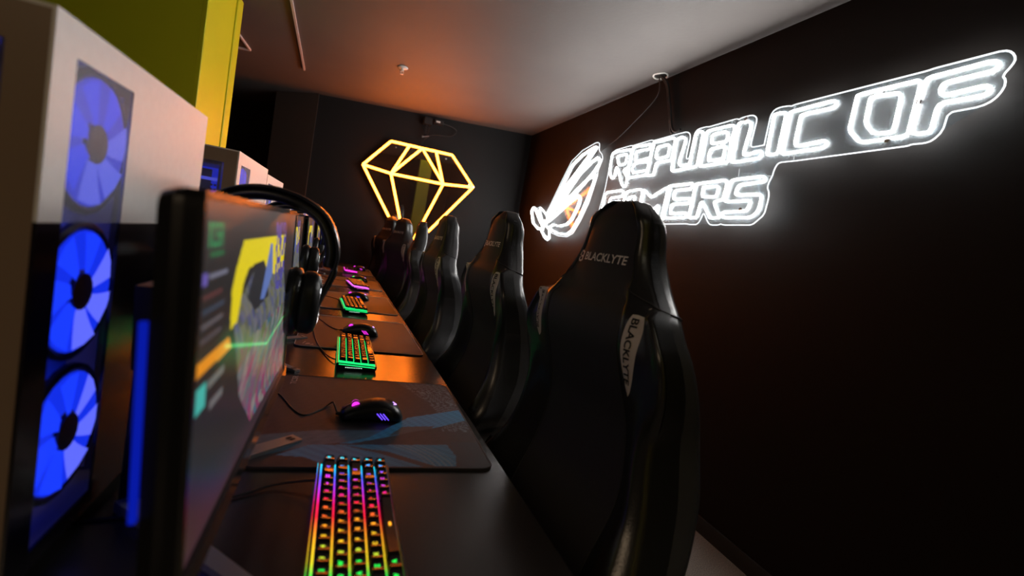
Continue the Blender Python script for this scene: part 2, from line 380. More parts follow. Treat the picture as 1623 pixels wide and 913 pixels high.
# ------------------------------------------------------------------ white neon sign on the side wall
SIGN = {"F":[[[1.06,1.905],[0.896,1.906],[0.878,1.889],[0.892,1.875],[1.008,1.876],[1.018,1.862],[1.014,1.843],[1.002,1.835],[0.901,1.837],[0.887,1.824],[0.897,1.808],[1.008,1.812],[1.015,1.795],[1.017,1.728],[1.03,1.723],[1.066,1.728],[1.073,1.739],[1.067,1.891]]],"O":[[[1.283,1.908],[1.086,1.905],[1.078,1.892],[1.082,1.724],[1.234,1.727],[1.286,1.779],[1.284,1.899]],[[1.23,1.888],[1.142,1.879],[1.129,1.865],[1.13,1.749],[1.139,1.746],[1.194,1.751],[1.232,1.795],[1.234,1.88]]],"C":[[[1.558,1.91],[1.381,1.911],[1.363,1.904],[1.357,1.893],[1.371,1.882],[1.5,1.885],[1.507,1.88],[1.507,1.77],[1.5,1.759],[1.49,1.755],[1.38,1.759],[1.364,1.75],[1.363,1.74],[1.376,1.731],[1.555,1.732],[1.56,1.737],[1.563,1.904]]],"I":[[[1.64,1.918],[1.591,1.914],[1.581,1.905],[1.582,1.736],[1.634,1.74],[1.641,1.748],[1.645,1.912]]],"L":[[[1.84,1.922],[1.789,1.917],[1.767,1.905],[1.763,1.891],[1.776,1.763],[1.766,1.756],[1.684,1.765],[1.668,1.755],[1.667,1.744],[1.68,1.731],[1.83,1.731],[1.841,1.741],[1.845,1.911]]],"B":[[[2.05,1.922],[1.886,1.92],[1.867,1.908],[1.862,1.887],[1.871,1.853],[1.869,1.836],[1.862,1.743],[1.871,1.737],[2.053,1.738],[2.061,1.745],[2.054,1.915]],[[2.002,1.896],[1.917,1.893],[1.902,1.88],[1.899,1.85],[1.908,1.843],[1.997,1.847],[2.008,1.855],[2.009,1.889]],[[1.992,1.821],[1.914,1.824],[1.9,1.813],[1.902,1.761],[1.912,1.758],[1.999,1.761],[2.008,1.771],[2.005,1.815]]],"U":[[[2.287,1.924],[2.252,1.927],[2.22,1.912],[2.217,1.891],[2.24,1.78],[2.22,1.761],[2.138,1.76],[2.151,1.765],[2.143,1.773],[2.144,1.922],[2.134,1.934],[2.098,1.929],[2.085,1.918],[2.081,1.748],[2.092,1.742],[2.277,1.737],[2.292,1.746],[2.299,1.917]]],"P":[[[2.512,1.94],[2.326,1.935],[2.309,1.923],[2.31,1.81],[2.323,1.804],[2.441,1.807],[2.455,1.799],[2.456,1.739],[2.467,1.734],[2.524,1.738],[2.531,1.747],[2.523,1.934]],[[2.459,1.904],[2.369,1.902],[2.349,1.889],[2.352,1.834],[2.369,1.83],[2.457,1.832],[2.469,1.843],[2.47,1.898]]],"E":[[[2.737,1.945],[2.557,1.936],[2.538,1.924],[2.555,1.904],[2.683,1.91],[2.694,1.901],[2.693,1.855],[2.68,1.845],[2.537,1.847],[2.521,1.838],[2.535,1.827],[2.685,1.833],[2.7,1.824],[2.701,1.781],[2.684,1.771],[2.547,1.772],[2.531,1.762],[2.538,1.742],[2.737,1.743],[2.752,1.756],[2.748,1.933]]],"R":[[[2.975,1.947],[2.778,1.937],[2.752,1.923],[2.757,1.814],[2.804,1.807],[2.804,1.792],[2.749,1.747],[2.745,1.692],[2.773,1.686],[2.799,1.702],[2.903,1.834],[2.917,1.83],[2.917,1.766],[2.936,1.759],[2.962,1.768],[3.0,1.813],[3.005,1.937]],[[2.93,1.912],[2.82,1.911],[2.801,1.9],[2.8,1.852],[2.817,1.843],[2.88,1.844],[2.901,1.859]]],"S":[[[1.806,1.646],[1.636,1.645],[1.617,1.636],[1.63,1.621],[1.754,1.618],[1.767,1.612],[1.775,1.58],[1.765,1.57],[1.634,1.567],[1.618,1.555],[1.62,1.494],[1.652,1.464],[1.818,1.465],[1.833,1.479],[1.826,1.493],[1.687,1.493],[1.674,1.529],[1.684,1.541],[1.824,1.542],[1.834,1.552],[1.819,1.637]]],"R2":[[[2.058,1.647],[1.858,1.649],[1.839,1.637],[1.845,1.561],[1.853,1.551],[1.895,1.549],[1.901,1.539],[1.846,1.469],[1.853,1.465],[1.905,1.464],[1.919,1.473],[1.984,1.549],[1.997,1.544],[2.005,1.476],[2.012,1.468],[2.062,1.468],[2.067,1.475],[2.062,1.639]],[[1.997,1.626],[1.905,1.623],[1.891,1.614],[1.894,1.575],[1.907,1.57],[1.988,1.575],[1.998,1.586],[2.001,1.62]]],"E2":[[[2.281,1.654],[2.097,1.653],[2.078,1.643],[2.094,1.622],[2.215,1.624],[2.227,1.616],[2.227,1.581],[2.214,1.574],[2.092,1.572],[2.08,1.563],[2.091,1.546],[2.22,1.547],[2.231,1.536],[2.23,1.499],[2.217,1.492],[2.102,1.496],[2.086,1.484],[2.095,1.469],[2.291,1.47],[2.297,1.477],[2.29,1.646]]],"M":[[[2.529,1.651],[2.437,1.597],[2.313,1.644],[2.273,1.641],[2.283,1.463],[2.351,1.464],[2.344,1.549],[2.411,1.517],[2.458,1.536],[2.469,1.468],[2.531,1.469]]],"A":[[[2.724,1.651],[2.569,1.656],[2.537,1.639],[2.549,1.475],[2.611,1.476],[2.608,1.532],[2.687,1.532],[2.695,1.475],[2.761,1.476]],[[2.685,1.611],[2.612,1.616],[2.614,1.574],[2.685,1.573]]],"G":[[[2.981,1.663],[2.782,1.665],[2.753,1.643],[2.775,1.621],[2.916,1.62],[2.927,1.532],[2.827,1.532],[2.823,1.562],[2.88,1.564],[2.875,1.588],[2.774,1.589],[2.772,1.491],[2.79,1.479],[2.993,1.475],[3.01,1.493],[3.0,1.644]]],"logo":[[[3.262,2.039],[3.307,2.003],[3.455,1.906],[3.636,1.792],[3.781,1.663],[3.891,1.546],[4.043,1.434],[4.076,1.376],[3.922,1.298],[3.867,1.333],[3.892,1.389],[4.013,1.434]],[[3.29,2.037],[3.493,2.001],[3.649,1.939],[3.747,1.823],[3.903,1.636],[3.996,1.526],[3.883,1.591],[3.719,1.756],[3.531,1.874],[3.377,1.975]],[[3.209,1.947],[3.315,1.918],[3.476,1.848],[3.598,1.757],[3.741,1.629],[3.915,1.536],[3.991,1.451],[3.799,1.522],[3.651,1.593],[3.52,1.68],[3.394,1.751],[3.243,1.834],[3.169,1.9]],[[3.209,1.821],[3.213,1.755],[3.266,1.636],[3.339,1.502],[3.427,1.393],[3.525,1.351],[3.702,1.358],[3.911,1.4],[3.842,1.434],[3.704,1.421],[3.56,1.434],[3.483,1.474],[3.41,1.574],[3.39,1.632],[3.429,1.674],[3.608,1.607],[3.778,1.532],[3.689,1.626],[3.47,1.722],[3.343,1.781]],[[4.396,1.609],[4.424,1.56],[4.318,1.447],[4.143,1.387],[4.062,1.411],[4.194,1.494],[4.338,1.595]],[[4.194,1.596],[4.215,1.555],[4.084,1.458],[3.975,1.48],[4.008,1.521],[4.12,1.57]]],"rimlogo":[[[3.251,2.061],[3.303,2.069],[3.509,2.043],[3.688,1.976],[3.822,1.819],[3.998,1.595],[4.058,1.533],[4.215,1.609],[4.305,1.594],[4.383,1.619],[4.454,1.586],[4.375,1.46],[4.21,1.392],[4.076,1.376],[4.02,1.318],[3.902,1.285],[3.843,1.311],[3.882,1.367],[3.693,1.337],[3.518,1.333],[3.414,1.363],[3.323,1.463],[3.235,1.605],[3.176,1.808],[3.187,1.837],[3.145,1.924],[3.167,1.959],[3.227,1.996],[3.234,2.039]]],"rim":[[[3.028,1.696],[3.024,1.815],[3.025,1.946],[2.976,1.965],[2.778,1.965],[2.761,1.958],[2.748,1.961],[2.557,1.963],[2.538,1.955],[2.525,1.955],[2.318,1.955],[2.232,1.953],[2.201,1.938],[2.189,1.912],[2.193,1.799],[2.165,1.793],[2.161,1.915],[2.155,1.941],[2.133,1.951],[2.07,1.95],[2.064,1.946],[1.868,1.948],[1.853,1.94],[1.842,1.946],[1.78,1.946],[1.756,1.935],[1.742,1.917],[1.749,1.801],[1.737,1.79],[1.67,1.79],[1.671,1.789],[1.669,1.921],[1.653,1.942],[1.624,1.946],[1.578,1.941],[1.569,1.936],[1.554,1.94],[1.07,1.932],[1.052,1.934],[0.882,1.932],[0.863,1.921],[0.851,1.899],[0.855,1.882],[0.872,1.857],[0.862,1.843],[0.861,1.819],[0.877,1.791],[0.905,1.779],[0.984,1.779],[0.988,1.723],[1.009,1.698],[1.031,1.693],[1.069,1.696],[1.075,1.692],[1.499,1.697],[1.567,1.7],[1.581,1.69],[1.59,1.663],[1.59,1.646],[1.604,1.612],[1.603,1.59],[1.591,1.575],[1.586,1.546],[1.591,1.476],[1.644,1.431],[1.82,1.431],[1.835,1.437],[1.846,1.431],[1.902,1.431],[1.922,1.442],[1.969,1.496],[1.976,1.467],[1.996,1.434],[2.065,1.434],[2.079,1.438],[2.281,1.436],[3.074,1.451]]],"seams":[[[1.784,1.696],[1.781,1.655]],[[1.619,1.646],[1.589,1.643]],[[1.548,1.939],[1.551,1.914]],[[1.501,1.721],[1.499,1.701]]]}
XS = 1.655
def sign_root(name, label): return thing(name, label, 'neon sign', (XS, 0, 0))
sg = sign_root('neon_sign', 'large white neon lettering in two lines on a clear acrylic board on the side wall')
eg = sign_root('neon_emblem', 'white neon eye-shaped emblem left of the neon lettering on the side wall')
def tube_obj(poly, r, m, parent, name, x=0, closed=True, n=6, ck=1):
    p = chaikin([(y, z) for y, z in poly], ck, closed)
    return MB().tube([(x, y, z) for y, z in p], r, n, closed).obj(name, m, parent, smooth=True)
def clips(poly, parent):
    b = MB(); n = len(poly)
    for i in range(0, n, max(3, n//4)): y, z = poly[i]; b.cyl((.004,y,z),.006,.008,'x',6)
    b.obj('tube_clip', M['whiteplastic'], parent)
for key in ('R','E','P','U','B','L','I','C','O','F','G','A','M','E2','R2','S'):
    for poly in SIGN[key]: tube_obj(poly, .0050, M['tube'], sg, 'letter_tube', 0)
for poly in SIGN['logo']: tube_obj(poly, .0050, M['tube'], eg, 'emblem_tube', 0)
def sheet(poly, parent, m, x0, x1, name='acrylic_panel', flip=False):
    bm = bmesh.new(); vs = [bm.verts.new((x0,y,z)) for y,z in poly]; f = bm.faces.new(vs)
    g = bmesh.ops.triangulate(bm, faces=[f])
    ex = bmesh.ops.extrude_face_region(bm, geom=bm.faces[:]); bmesh.ops.translate(bm, verts=[v for v in ex['geom'] if isinstance(v, bmesh.types.BMVert)], vec=(x1-x0,0,0))
    bmesh.ops.recalc_face_normals(bm, faces=bm.faces)
    me = bpy.data.meshes.new(name); bm.to_mesh(me); bm.free(); me.materials.append(m)
    o = bpy.data.objects.new(name, me); COL.objects.link(o); o.parent = parent; return o
rim = chaikin(SIGN['rim'][0]); sheet(rim, sg, M['acrylic'], .0052, .0092)
MB().tube([(.0072,y,z) for y,z in rim], .0030, 5, True).obj('lit_edge', M['rim'], sg)
for s in SIGN['seams']: MB().tube([(.0045,y,z) for y,z in s], .0022, 5).obj('panel_seam', M['seam'], sg)
rl = chaikin(SIGN['rimlogo'][0]); sheet(rl, eg, M['acrylic3'], .0052, .0092)
MB().tube([(.0072,y,z) for y,z in rl], .0030, 5, True).obj('lit_edge', M['rim'], eg)
for (y, z) in ((1.07,1.83),(1.80,1.93),(2.70,1.80),(2.63,1.46),(1.72,1.50),(1.14,1.72)):
    MB().cyl((.022,y,z),.008,.045,'x',10).cyl((-.0015,y,z),.010,.005,'x',10).obj('standoff', M['silver'], sg, smooth=False)
for (y, z) in ((3.37,1.99),(3.75,1.43)): MB().cyl((.022,y,z),.007,.045,'x',10).obj('standoff', M['silver'], eg)
# cables and the ring in the ceiling
hx, hy = 1.640, 2.56; hz = ceil_z(hx,hy)
rg = thing('ceiling_hole', 'ragged hole in the ceiling above the neon lettering with cables coming out', 'hole', (hx,hy,hz))
MB().tube([(.050*math.cos(a)*.8,.05*math.sin(a),-.002+.003*math.sin(3*a)) for a in [2*PI*k/14 for k in range(14)]], .006, 6, True).obj('rim', M['whiteplastic'], rg)
MB().cyl((0,0,-.001),.036,.003,'z',14).obj('dark_opening', M['ink'], rg)
c1 = MB(); c1.tube(spline([(hx,hy,hz+.0),(1.672,2.52,2.30),(1.676,2.45,2.14),(1.676,2.40,2.02),(1.668,2.345,1.975),(1.668,2.30,1.98)]), .007, 6)
c1.tube(spline([(hx+.01,hy+.01,hz),(1.680,2.535,2.29),(1.682,2.47,2.14),(1.682,2.41,2.00),(1.668,2.36,1.965)]), .006, 6)
tag(c1.obj('power_cable', M['rubber'], smooth=True), 'black power cables hanging from the ceiling hole to the neon lettering', 'cable')
c2 = MB().tube(spline([(hx,hy+.01,hz-.006),(1.68,2.62,2.25),(1.685,2.86,2.13),(1.684,3.05,2.05),(1.668,3.21,1.995)]), .0035, 6)
tag(c2.obj('power_cable', M['rubber'], smooth=True), 'thin dark cable running diagonally to the neon emblem', 'cable')
c3 = MB().tube(spline([(1.668,1.93,1.955),(1.664,1.87,1.945),(1.668,1.80,1.95)]), .004, 6)
tag(c3.obj('link_cable', M['rubber'], smooth=True), 'short dark cable linking the two boards of the white neon lettering', 'cable')

# ------------------------------------------------------------------ amber neon diamond on the end wall
DY = 4.85; LEANX = .047; LEANZ = -.036
dg = thing('neon_diamond', 'amber neon sign shaped like a cut diamond on the dark end wall', 'neon sign', (.57, DY, 1.55))
dg.rotation_euler = (LEANX, 0, LEANZ)
DP = dict(TL=(.246,1.997), a=(.425,1.997), b=(.552,1.997), c=(.690,1.997), TR=(.854,1.999), L=(.019,1.722), R=(1.122,1.728), m=(.290,1.692), n=(.812,1.696), T=(.560,.942))
DP = {k_: (x_-.57, z_-1.55) for k_, (x_, z_) in DP.items()}
for s in (('TL','TR'),('TL','L'),('TR','R'),('L','m'),('m','n'),('n','R'),('a','m'),('b','m'),('b','n'),('c','n'),('L','T'),('R','T'),('m','T'),('n','T')):
    A, Bp = DP[s[0]], DP[s[1]]
    MB().tube([(A[0],0,A[1]),(Bp[0],0,Bp[1])], .0115, 8).obj('neon_tube', M['amber'], dg, smooth=.8)
for s in (('TL','TR'),('TL','L'),('TR','R'),('L','m'),('m','n'),('n','R'),('a','m'),('b','m'),('b','n'),('c','n'),('L','T'),('R','T'),('m','T'),('n','T')):  # added glowing strips that stand for the soft halo round the tubes
    A, Bp = Vector((DP[s[0]][0],.008,DP[s[0]][1])), Vector((DP[s[1]][0],.008,DP[s[1]][1])); d = (Bp-A).normalized(); n = Vector((-d.z,0,d.x))*.017
    MB().add([tuple(p+q) for q in (Vector((0,-.003,0)),Vector((0,.003,0))) for p in (A-n,A+n,Bp+n,Bp-n)],[(0,1,2,3),(7,6,5,4),(0,4,5,1),(1,5,6,2),(2,6,7,3),(3,7,4,0)]).obj('added_halo_strip', M['amberhalo'], dg)
hexp = [DP['TL'],DP['TR'],DP['R'],DP['T'],DP['L']]; cxd, czd = 0, 0
hexp = [(cxd+(x-cxd)*1.03, czd+(z-czd)*1.03) for x,z in hexp]
pb = MB(); pb.add([(x,y,z) for y in (.012,.017) for x,z in hexp], [(0,1,2,3,4),(9,8,7,6,5),(0,5,6,1),(1,6,7,2),(2,7,8,3),(3,8,9,4),(4,9,5,0)])
pb.obj('acrylic_panel', M['acrylic2'], dg)
for x, z in ((-.27,.40),(.23,.40),(0,-.5)): MB().cyl((x,.022,z),.009,.040,'y',10).obj('standoff', M['silver'], dg)
br = thing('power_adapter', 'black power adapters hung under the ceiling above the amber diamond', 'adapter', (.60,4.86,2.25))
MB().rbox(-.075,.01,-.03,.04,-.01,.055,.008).obj('adapter_box', M['plastic'], br)
MB().rbox(.03,.12,-.02,.03,.02,.06,.006).obj('adapter_box', M['plastic'], br)
MB().box(-.045,-.03,-.01,0,-.10,-.01).obj('bracket', M['blackmetal'], br)
MB().box(.045,.085,-.03,-.024,.032,.046).obj('adapter_sticker', M['whiteplastic'], br)
MB().tube(spline([(-.02,0,0),(-.01,.01,-.06),(-.03,.01,-.13),(-.055,0,-.20)]),.004,5).obj('adapter_cable', M['rubber'], br)
MB().tube(spline([(.11,0,.04),(.22,.01,.03),(.27,.02,0),(.22,.02,-.06),(.10,.01,-.08),(.02,.01,-.10),(-.04,.01,-.16)]),.004,5).obj('adapter_cable', M['rubber'], br)
MB().tube([(-.06,0,-.135),(.0,0,-.115)],.005,6).obj('cable_plug', M['greymetal'], br)
MB().cyl((-.065,-.005,-.135),.008,.02,'z',8).obj('hook', M['silver'], br)

# ------------------------------------------------------------------ desk
DZ = .74
dk = thing('desk', 'long black laminate bench desk running the length of the room', 'desk', (0,2.35,0))
dk.rotation_euler.z = RZ; dk.location = (row(0,2.35),2.35,0)
MB().rbox(-.62,.318,-2.75,2.53,DZ-.028,DZ,.003,b=.002).obj('desktop', M['desk'], dk)
for y in (-2.4,-.9,.7,2.3):
    for x in (-.57,.24): MB().box(x-.025,x+.025,y-.025,y+.025,0,DZ-.028).obj('leg', M['blackmetal'], dk)
    MB().box(-.57,.24,y-.02,y+.02,DZ-.07,DZ-.028).obj('crossbar', M['blackmetal'], dk)
MB().box(-.60,-.58,-2.6,2.4,.35,DZ-.03).obj('modesty_panel', M['blackmetal'], dk)

# ------------------------------------------------------------------ mouse mats
MATDX = [(.745,.462),(1.497,.525),(2.215,.53),(3.05,.52),(3.93,.52)]
W1 = [(.029,.831),(.085,.863),(.142,.933),(.169,.966),(.293,1.025),(.301,.967),(.231,.923),(.052,.832)]
W2 = [(-.066,.784),(-.019,.824),(.037,.827),(.228,.836),(.236,.79),(.228,.75),(.11,.748),(.014,.751),(-.022,.778)]
W0 = [(-.104,.859),(-.012,.886),(.139,.898),(.037,.836),(-.022,.819),(-.083,.784),(-.104,.80)]
DK = [(.033,.826),(.114,.803),(.198,.746),(.178,.742),(.094,.798)]
def vn(x, y, s=0):
    return (math.sin(x*7.3+y*3.1+s)+math.sin(x*13.7-y*9.2+s*2)+math.sin(-x*5.1+y*17.3+s*3)+math.sin(x*29+y*23))*.25
def mat_print(wx, wy):
    base = (.026,.021,.025); n = vn(wx*22, wy*22)
    c = [b*(1+.25*n) for b in base]
    if inpoly(wx,wy,W0): c = [.05+.015*n,.10+.02*n,.15+.03*n]
    if inpoly(wx,wy,W1):
        k = .8+.35*vn(wx*40,wy*60,1); c = [.03*k,.26*k,.50*k]
        if inpoly(wx,wy,[(.12,.87),(.20,.90),(.22,.925),(.15,.915)]): c = [.045,.06,.075]
    if inpoly(wx,wy,W2):
        k = .75+.4*vn(wx*30,wy*90,2); c = [.028*k,.25*k,.48*k]
        d = math.hypot(wx-.02, (wy-.72)*1.2)
        if .165 < d < .215 and math.sin(d*620) > .3: c = [.09,.25,.36]
        if inpoly(wx,wy,DK): c = [.035,.04,.05]
    sm = vn(wx*31+2*math.sin(wy*40),wy*9+1.5*math.sin(wx*50),5)+.12*math.sin(wx*410+wy*90)
    if wx > .19+.05*math.sin((wy-.8)*9) and wy > .90 and sm > .1 and not inpoly(wx,wy,W1): c = [.05+.09*sm,.075+.13*sm,.095+.16*sm]
    if wx > .236 and wy < .85: c = [.016,.026,.038]
    return c
mp = attr_mat('printed_cloth', 0, .62, 900, .4)
hemgrey = mat('grey_hem', (.22,.27,.30), .5); hemdark = mat('dark_hem', (.018,.018,.02), .5)
cloth = mat('brown_black_cloth', (.030,.022,.020), .55, bump=('noise',900,.3))
def rounded(x0,x1,y0,y1,r,n=6):
    out = []
    for cx_,cy_,st in ((x1-r,y1-r,0),(x0+r,y1-r,1),(x0+r,y0+r,2),(x1-r,y0+r,3)):
        for k in range(n+1):
            t = (st+k/n)*PI/2; out.append((cx_+r*math.cos(t), cy_+r*math.sin(t)))
    return out
def textpart(txt, h, w, parent, m, x, y, z, rot, name='lettering', bold=.0):
    vs, fs = text_mesh(txt, h, w, bold); c, s = math.cos(rot), math.sin(rot)
    b = MB().add([(x+a*c-q*s, y+a*s+q*c, z) for a,q in vs], fs); return b.obj(name, m, parent)
matlabels = ['nearest mouse mat, dark with printed blue beams, under the near mouse','second mouse mat from the front, brown-black with pale hem and small white emblem','third mouse mat from the front, plain black with pale hem','fourth mouse mat from the front, plain black with pale hem','farthest mouse mat, plain black, near the amber-lit desk end']
for i, (y0, ln) in enumerate(MATDX):
    w0, w1 = -.100, .303
    if i: w0, w1 = -.092+.0*i, .302
    cy_ = y0+ln/2; t = thing('mouse_mat', matlabels[i], 'mouse mat', (row(0,cy_),cy_,DZ), RZ if i else .0, 'cloth mouse mats')
    out = rounded(w0,w1,-ln/2,ln/2,.022)
    MB().loft([[(x,y,.0004) for x,y in out],[(x,y,.0034) for x,y in out]], True, True).obj('mat_base', cloth, t)
    ins = rounded(w0+.003,w1-.003,-ln/2+.003,ln/2-.003,.020)
    MB().tube([(x,y,.0036) for x,y in rounded(w0+.0012,w1-.0012,-ln/2+.0012,ln/2-.0012,.021)], .0017 if i else .0014, 5, True).obj('stitched_hem', hemgrey if i else hemdark, t, smooth=True)
    if i == 0:
        r0 = .020
        def pos(u, v):
            x = w0+.003+u*(w1-w0-.006); y = -ln/2+.003+v*(ln-.006)
            xc = min(max(x, w0+.003+r0), w1-.003-r0); yc = min(max(y, -ln/2+.003+r0), ln/2-.003-r0)
            d = math.hypot(x-xc, y-yc)
            if d > r0: x = xc+(x-xc)*r0/d; y = yc+(y-yc)*r0/d
            return (x, y, .0040)
        X0 = t.location.x
        print_grid('printed_top', 190, 210, pos, lambda u, v: mat_print(X0+w0+u*(w1-w0), y0+v*ln), mp, t)
        pale = mat('pale_print', (.30,.26,.28), .6)
        textpart('TCSR', .013, .062, t, pale, -.076-X0, 1.170-cy_, .0044, PI/2, bold=.02)
    else:
        pale2 = pale
        b = MB()
        b.add([(-.062,-ln/2+.022,.0040),(-.046,-ln/2+.030,.0040),(-.050,-ln/2+.045,.0040),(-.058,-ln/2+.040,.0040)],[(0,1,2,3)])
        b.add([(-.048,-ln/2+.018,.0040),(-.036,-ln/2+.026,.0040),(-.040,-ln/2+.038,.0040)],[(0,1,2)])
        b.add([(-.070,-ln/2+.030,.0040),(-.067,-ln/2+.030,.0040),(-.060,-ln/2+.062,.0040),(-.064,-ln/2+.062,.0040)],[(0,1,2,3)])
        b.obj('emblem_print', pale2, t)

# ------------------------------------------------------------------ keyboards
U = .01905
def ramp_mat(name, stops, strength, length):
    m = bpy.data.materials.new(name); m.use_nodes = True; nt = m.node_tree; nt.nodes.clear()
    tc = nt.nodes.new('ShaderNodeTexCoord'); sx = nt.nodes.new('ShaderNodeSeparateXYZ'); nt.links.new(tc.outputs['Object'], sx.inputs[0])
    mr = nt.nodes.new('ShaderNodeMapRange'); mr.inputs[1].default_value = -length/2; mr.inputs[2].default_value = length/2
    nt.links.new(sx.outputs['Y'], mr.inputs[0]); cr = nt.nodes.new('ShaderNodeValToRGB'); nt.links.new(mr.outputs[0], cr.inputs[0])
    el = cr.color_ramp.elements
    while len(el) > 1: el.remove(el[-1])
    el[0].position = stops[0][0]; el[0].color = (*stops[0][1],1)
    for p, c in stops[1:]: e = el.new(p); e.color = (*c,1)
    e = nt.nodes.new('ShaderNodeEmission'); e.inputs[1].default_value = strength; nt.links.new(cr.outputs[0], e.inputs[0])
    o = nt.nodes.new('ShaderNodeOutputMaterial'); nt.links.new(e.outputs[0], o.inputs[0]); return m
RB = [(0,(.02,.9,.08)),(.20,(.02,.9,.08)),(.27,(.75,.65,.02)),(.38,(1,.50,.02)),(.47,(1,.22,.02)),(.55,(1,.02,.04)),(.64,(1,.01,.12)),(.72,(.7,.02,.55)),(.80,(.35,.05,1)),(.88,(.06,.12,1)),(.94,(.03,.45,1)),(1,(.02,.7,.9))]
def rbcol(f):
    for (a,ca),(b,cb_) in zip(RB[:-1], RB[1:]):
        if f <= b: t = (f-a)/(b-a); return tuple(x+(y-x)*t for x,y in zip(ca,cb_))
    return RB[-1][1]
KROWS = [([1]*13+[2,1], ['~','1','2','3','4','5','6','7','8','9','0','-','=','<','H']),
         ([1.5]+[1]*12+[1.5,1], ['T','Q','W','E','R','T','Y','U','I','O','P','[',']','\\','D']),
         ([1.75]+[1]*11+[2.25,1], ['C','A','S','D','F','G','H','J','K','L',';',"'",'E','P']),
         ([2.25]+[1]*10+[1.75,1,1], ['S','Z','X','C','V','B','N','M',',','.','/','S','^','P']),
         ([1.25]*3+[6.25]+[1]*6, ['C','W','A','_','A','F','C','<','v','>'])]
keymat = mat('keycap_plastic', (.014,.012,.012), .24, spec=.6)
capcache = {}
def capmesh(wu):
    if wu in capcache: return capcache[wu]
    hy = wu*U/2-.0006; hx = U/2-.0006; ty = hy-.0030; tx = hx-.0030; h = .0095; N = 6; b = MB()
    base = []; top = []
    ys = [-1+2*k/N for k in range(N+1)]
    dish = lambda y: h-(.00095*(1-y*y))*max(1,ty/.0064)**.6
    # bottom ring / top grid: cylinder dish across the key's width
    vs = []; fs = []
    for k, y in enumerate(ys): vs += [(-hx,hy*y,0),(hx,hy*y,0),(-tx,ty*y,dish(y)),(tx,ty*y,dish(y))]
    for k in range(N):
        a = 4*k; c = a+4
        fs += [(a,a+2,c+2,c),(a+1,c+1,c+3,a+3),(a+2,a+3,c+3,c+2)]
    fs += [(0,1,3,2),(4*N,4*N+2,4*N+3,4*N+1)]
    b.add(vs, fs); me = b.mesh('keycap'); me.materials.append(keymat)
    bm = bmesh.new(); bm.from_mesh(me); bmesh.ops.recalc_face_normals(bm, faces=bm.faces); bm.to_mesh(me); bm.free()
    for p in me.polygons: p.use_smooth = True
    me.set_sharp_from_angle(angle=.5)
    capcache[wu] = me; return me
glyphs = {}
def glyph(ch):
    if ch not in glyphs: glyphs[ch] = text_mesh(ch, .0052 if ch not in '-_.,' else .0022, None, .03)
    return glyphs[ch]
lgm = {}
def legend_mat(f, strength):
    k = round(f*12)
    if k not in lgm: lgm[k] = emat('legend_glow', rbcol(k/12), strength)
    return lgm[k]
def keyboard(label, x, y, rz, mode, glow, strength, kbmat, z=DZ, keys=True):
    t = thing('keyboard', label, 'keyboard', (x,y,z), rz, 'compact keyboards along the desk')
    L = 16*U; hl = L/2+.005; hd = 2.5*U+.005
    tilt = .05
    def zt(xx): return -xx*tilt
    # case: tray with raised rim
    out = rounded(-hd,hd,-hl,hl,.004,3); inn = rounded(-hd+.0035,hd-.0035,-hl+.0035,hl-.0035,.002,3)
    rings = [[(a*.97,b*.99,.003) for a,b in out],[(a,b,.010+zt(a)) for a,b in out],[(a,b,.0175+zt(a)) for a,b in out],[(a,b,.0175+zt(a)) for a,b in inn],[(a,b,.0135+zt(a)) for a,b in inn]]
    MB().loft(rings, True, True).obj('case', M['plastic'], t, smooth=.6)
    MB().add([(a,b,.0150+zt(a)) for a,b in inn],[tuple(range(len(inn)))]).obj('lit_plate', glow, t)
    # light line round the top edge and a dotted vent on the near end
    lb = MB()
    lb.box(-hd-.0006,-hd+.0008,-hl+.004,hl-.004,.0150+zt(-hd),.0166+zt(-hd))
    lb.add([(-hd+.006,-hl-.0006,.0130+zt(-hd+.006)),(hd-.006,-hl-.0006,.0130+zt(hd-.006)),(hd-.006,-hl-.0006,.0155+zt(hd-.006)),(-hd+.006,-hl-.0006,.0155+zt(-hd+.006))],[(0,1,2,3)])
    lb.obj('light_line', glow, t)
    if mode != 'rainbow':
        db = MB()
        for k in range(10): db.cyl((-.028+k*.0045,-hl-.0004,.0085),.0009,.0008,'y',6)
        db.obj('indicator_dots', kbmat, t)
    for sx_ in (-1,1):
        for sy_ in (-1,1): MB().cyl((sx_*(hd-.014),sy_*(hl-.03),.0018),.005,.0036,'z',8).obj('rubber_foot', M['rubber'], t)
    joined = MB()
    for r, (ws, ls) in enumerate(KROWS):
        yy = -L/2; xx = (r-2)*U
        for w, ch in zip(ws, ls):
            kc = yy+w*U/2; yy += w*U
            if keys:
                o = bpy.data.objects.new('keycap', capmesh(w)); COL.objects.link(o); o.parent = t
                o.location = (xx,kc,.0230+zt(xx)-(.0009 if r in (2,) else 0)); o.rotation_euler = (0,math.atan(tilt)+(.05,.03,0,-.04,-.05)[r],0)
                if mode == 'rainbow' and ch != '_':
                    vs, fs = glyph(ch); g = MB().add([(-q-.0016, a, .0095-.00095*(1-(a/.0064)**2)*max(1,(w*U/2-.0036)/.0064)**.6+.0004) for a,q in vs], fs)
                    f = (kc+L/2)/L
                    go = g.obj('key_legend', legend_mat(f, 1.9), o)
                elif mode == 'rainbow':
                    MB().rbox(-.0016,.0016,-.0035,.0035,.0070,.0074,.0005).obj('key_legend', legend_mat(.45, 1.2), o)
            else:
                me = capmesh(w); vs = [(v.co.x+xx, v.co.y+kc, v.co.z+.0230+zt(xx)) for v in me.vertices]; joined.add(vs, [tuple(p.vertices) for p in me.polygons])
    if not keys:
        o = joined.obj('keycaps', keymat, t, smooth=.5); o['kind'] = 'stuff'
    return t
rainbow = ramp_mat('rainbow_backlight', RB, 1.5, 16*U)
green = emat('green_backlight', (.01,.75,.16), 1.6); greenw = emat('green_white_leds', (.6,1,.75), 3)
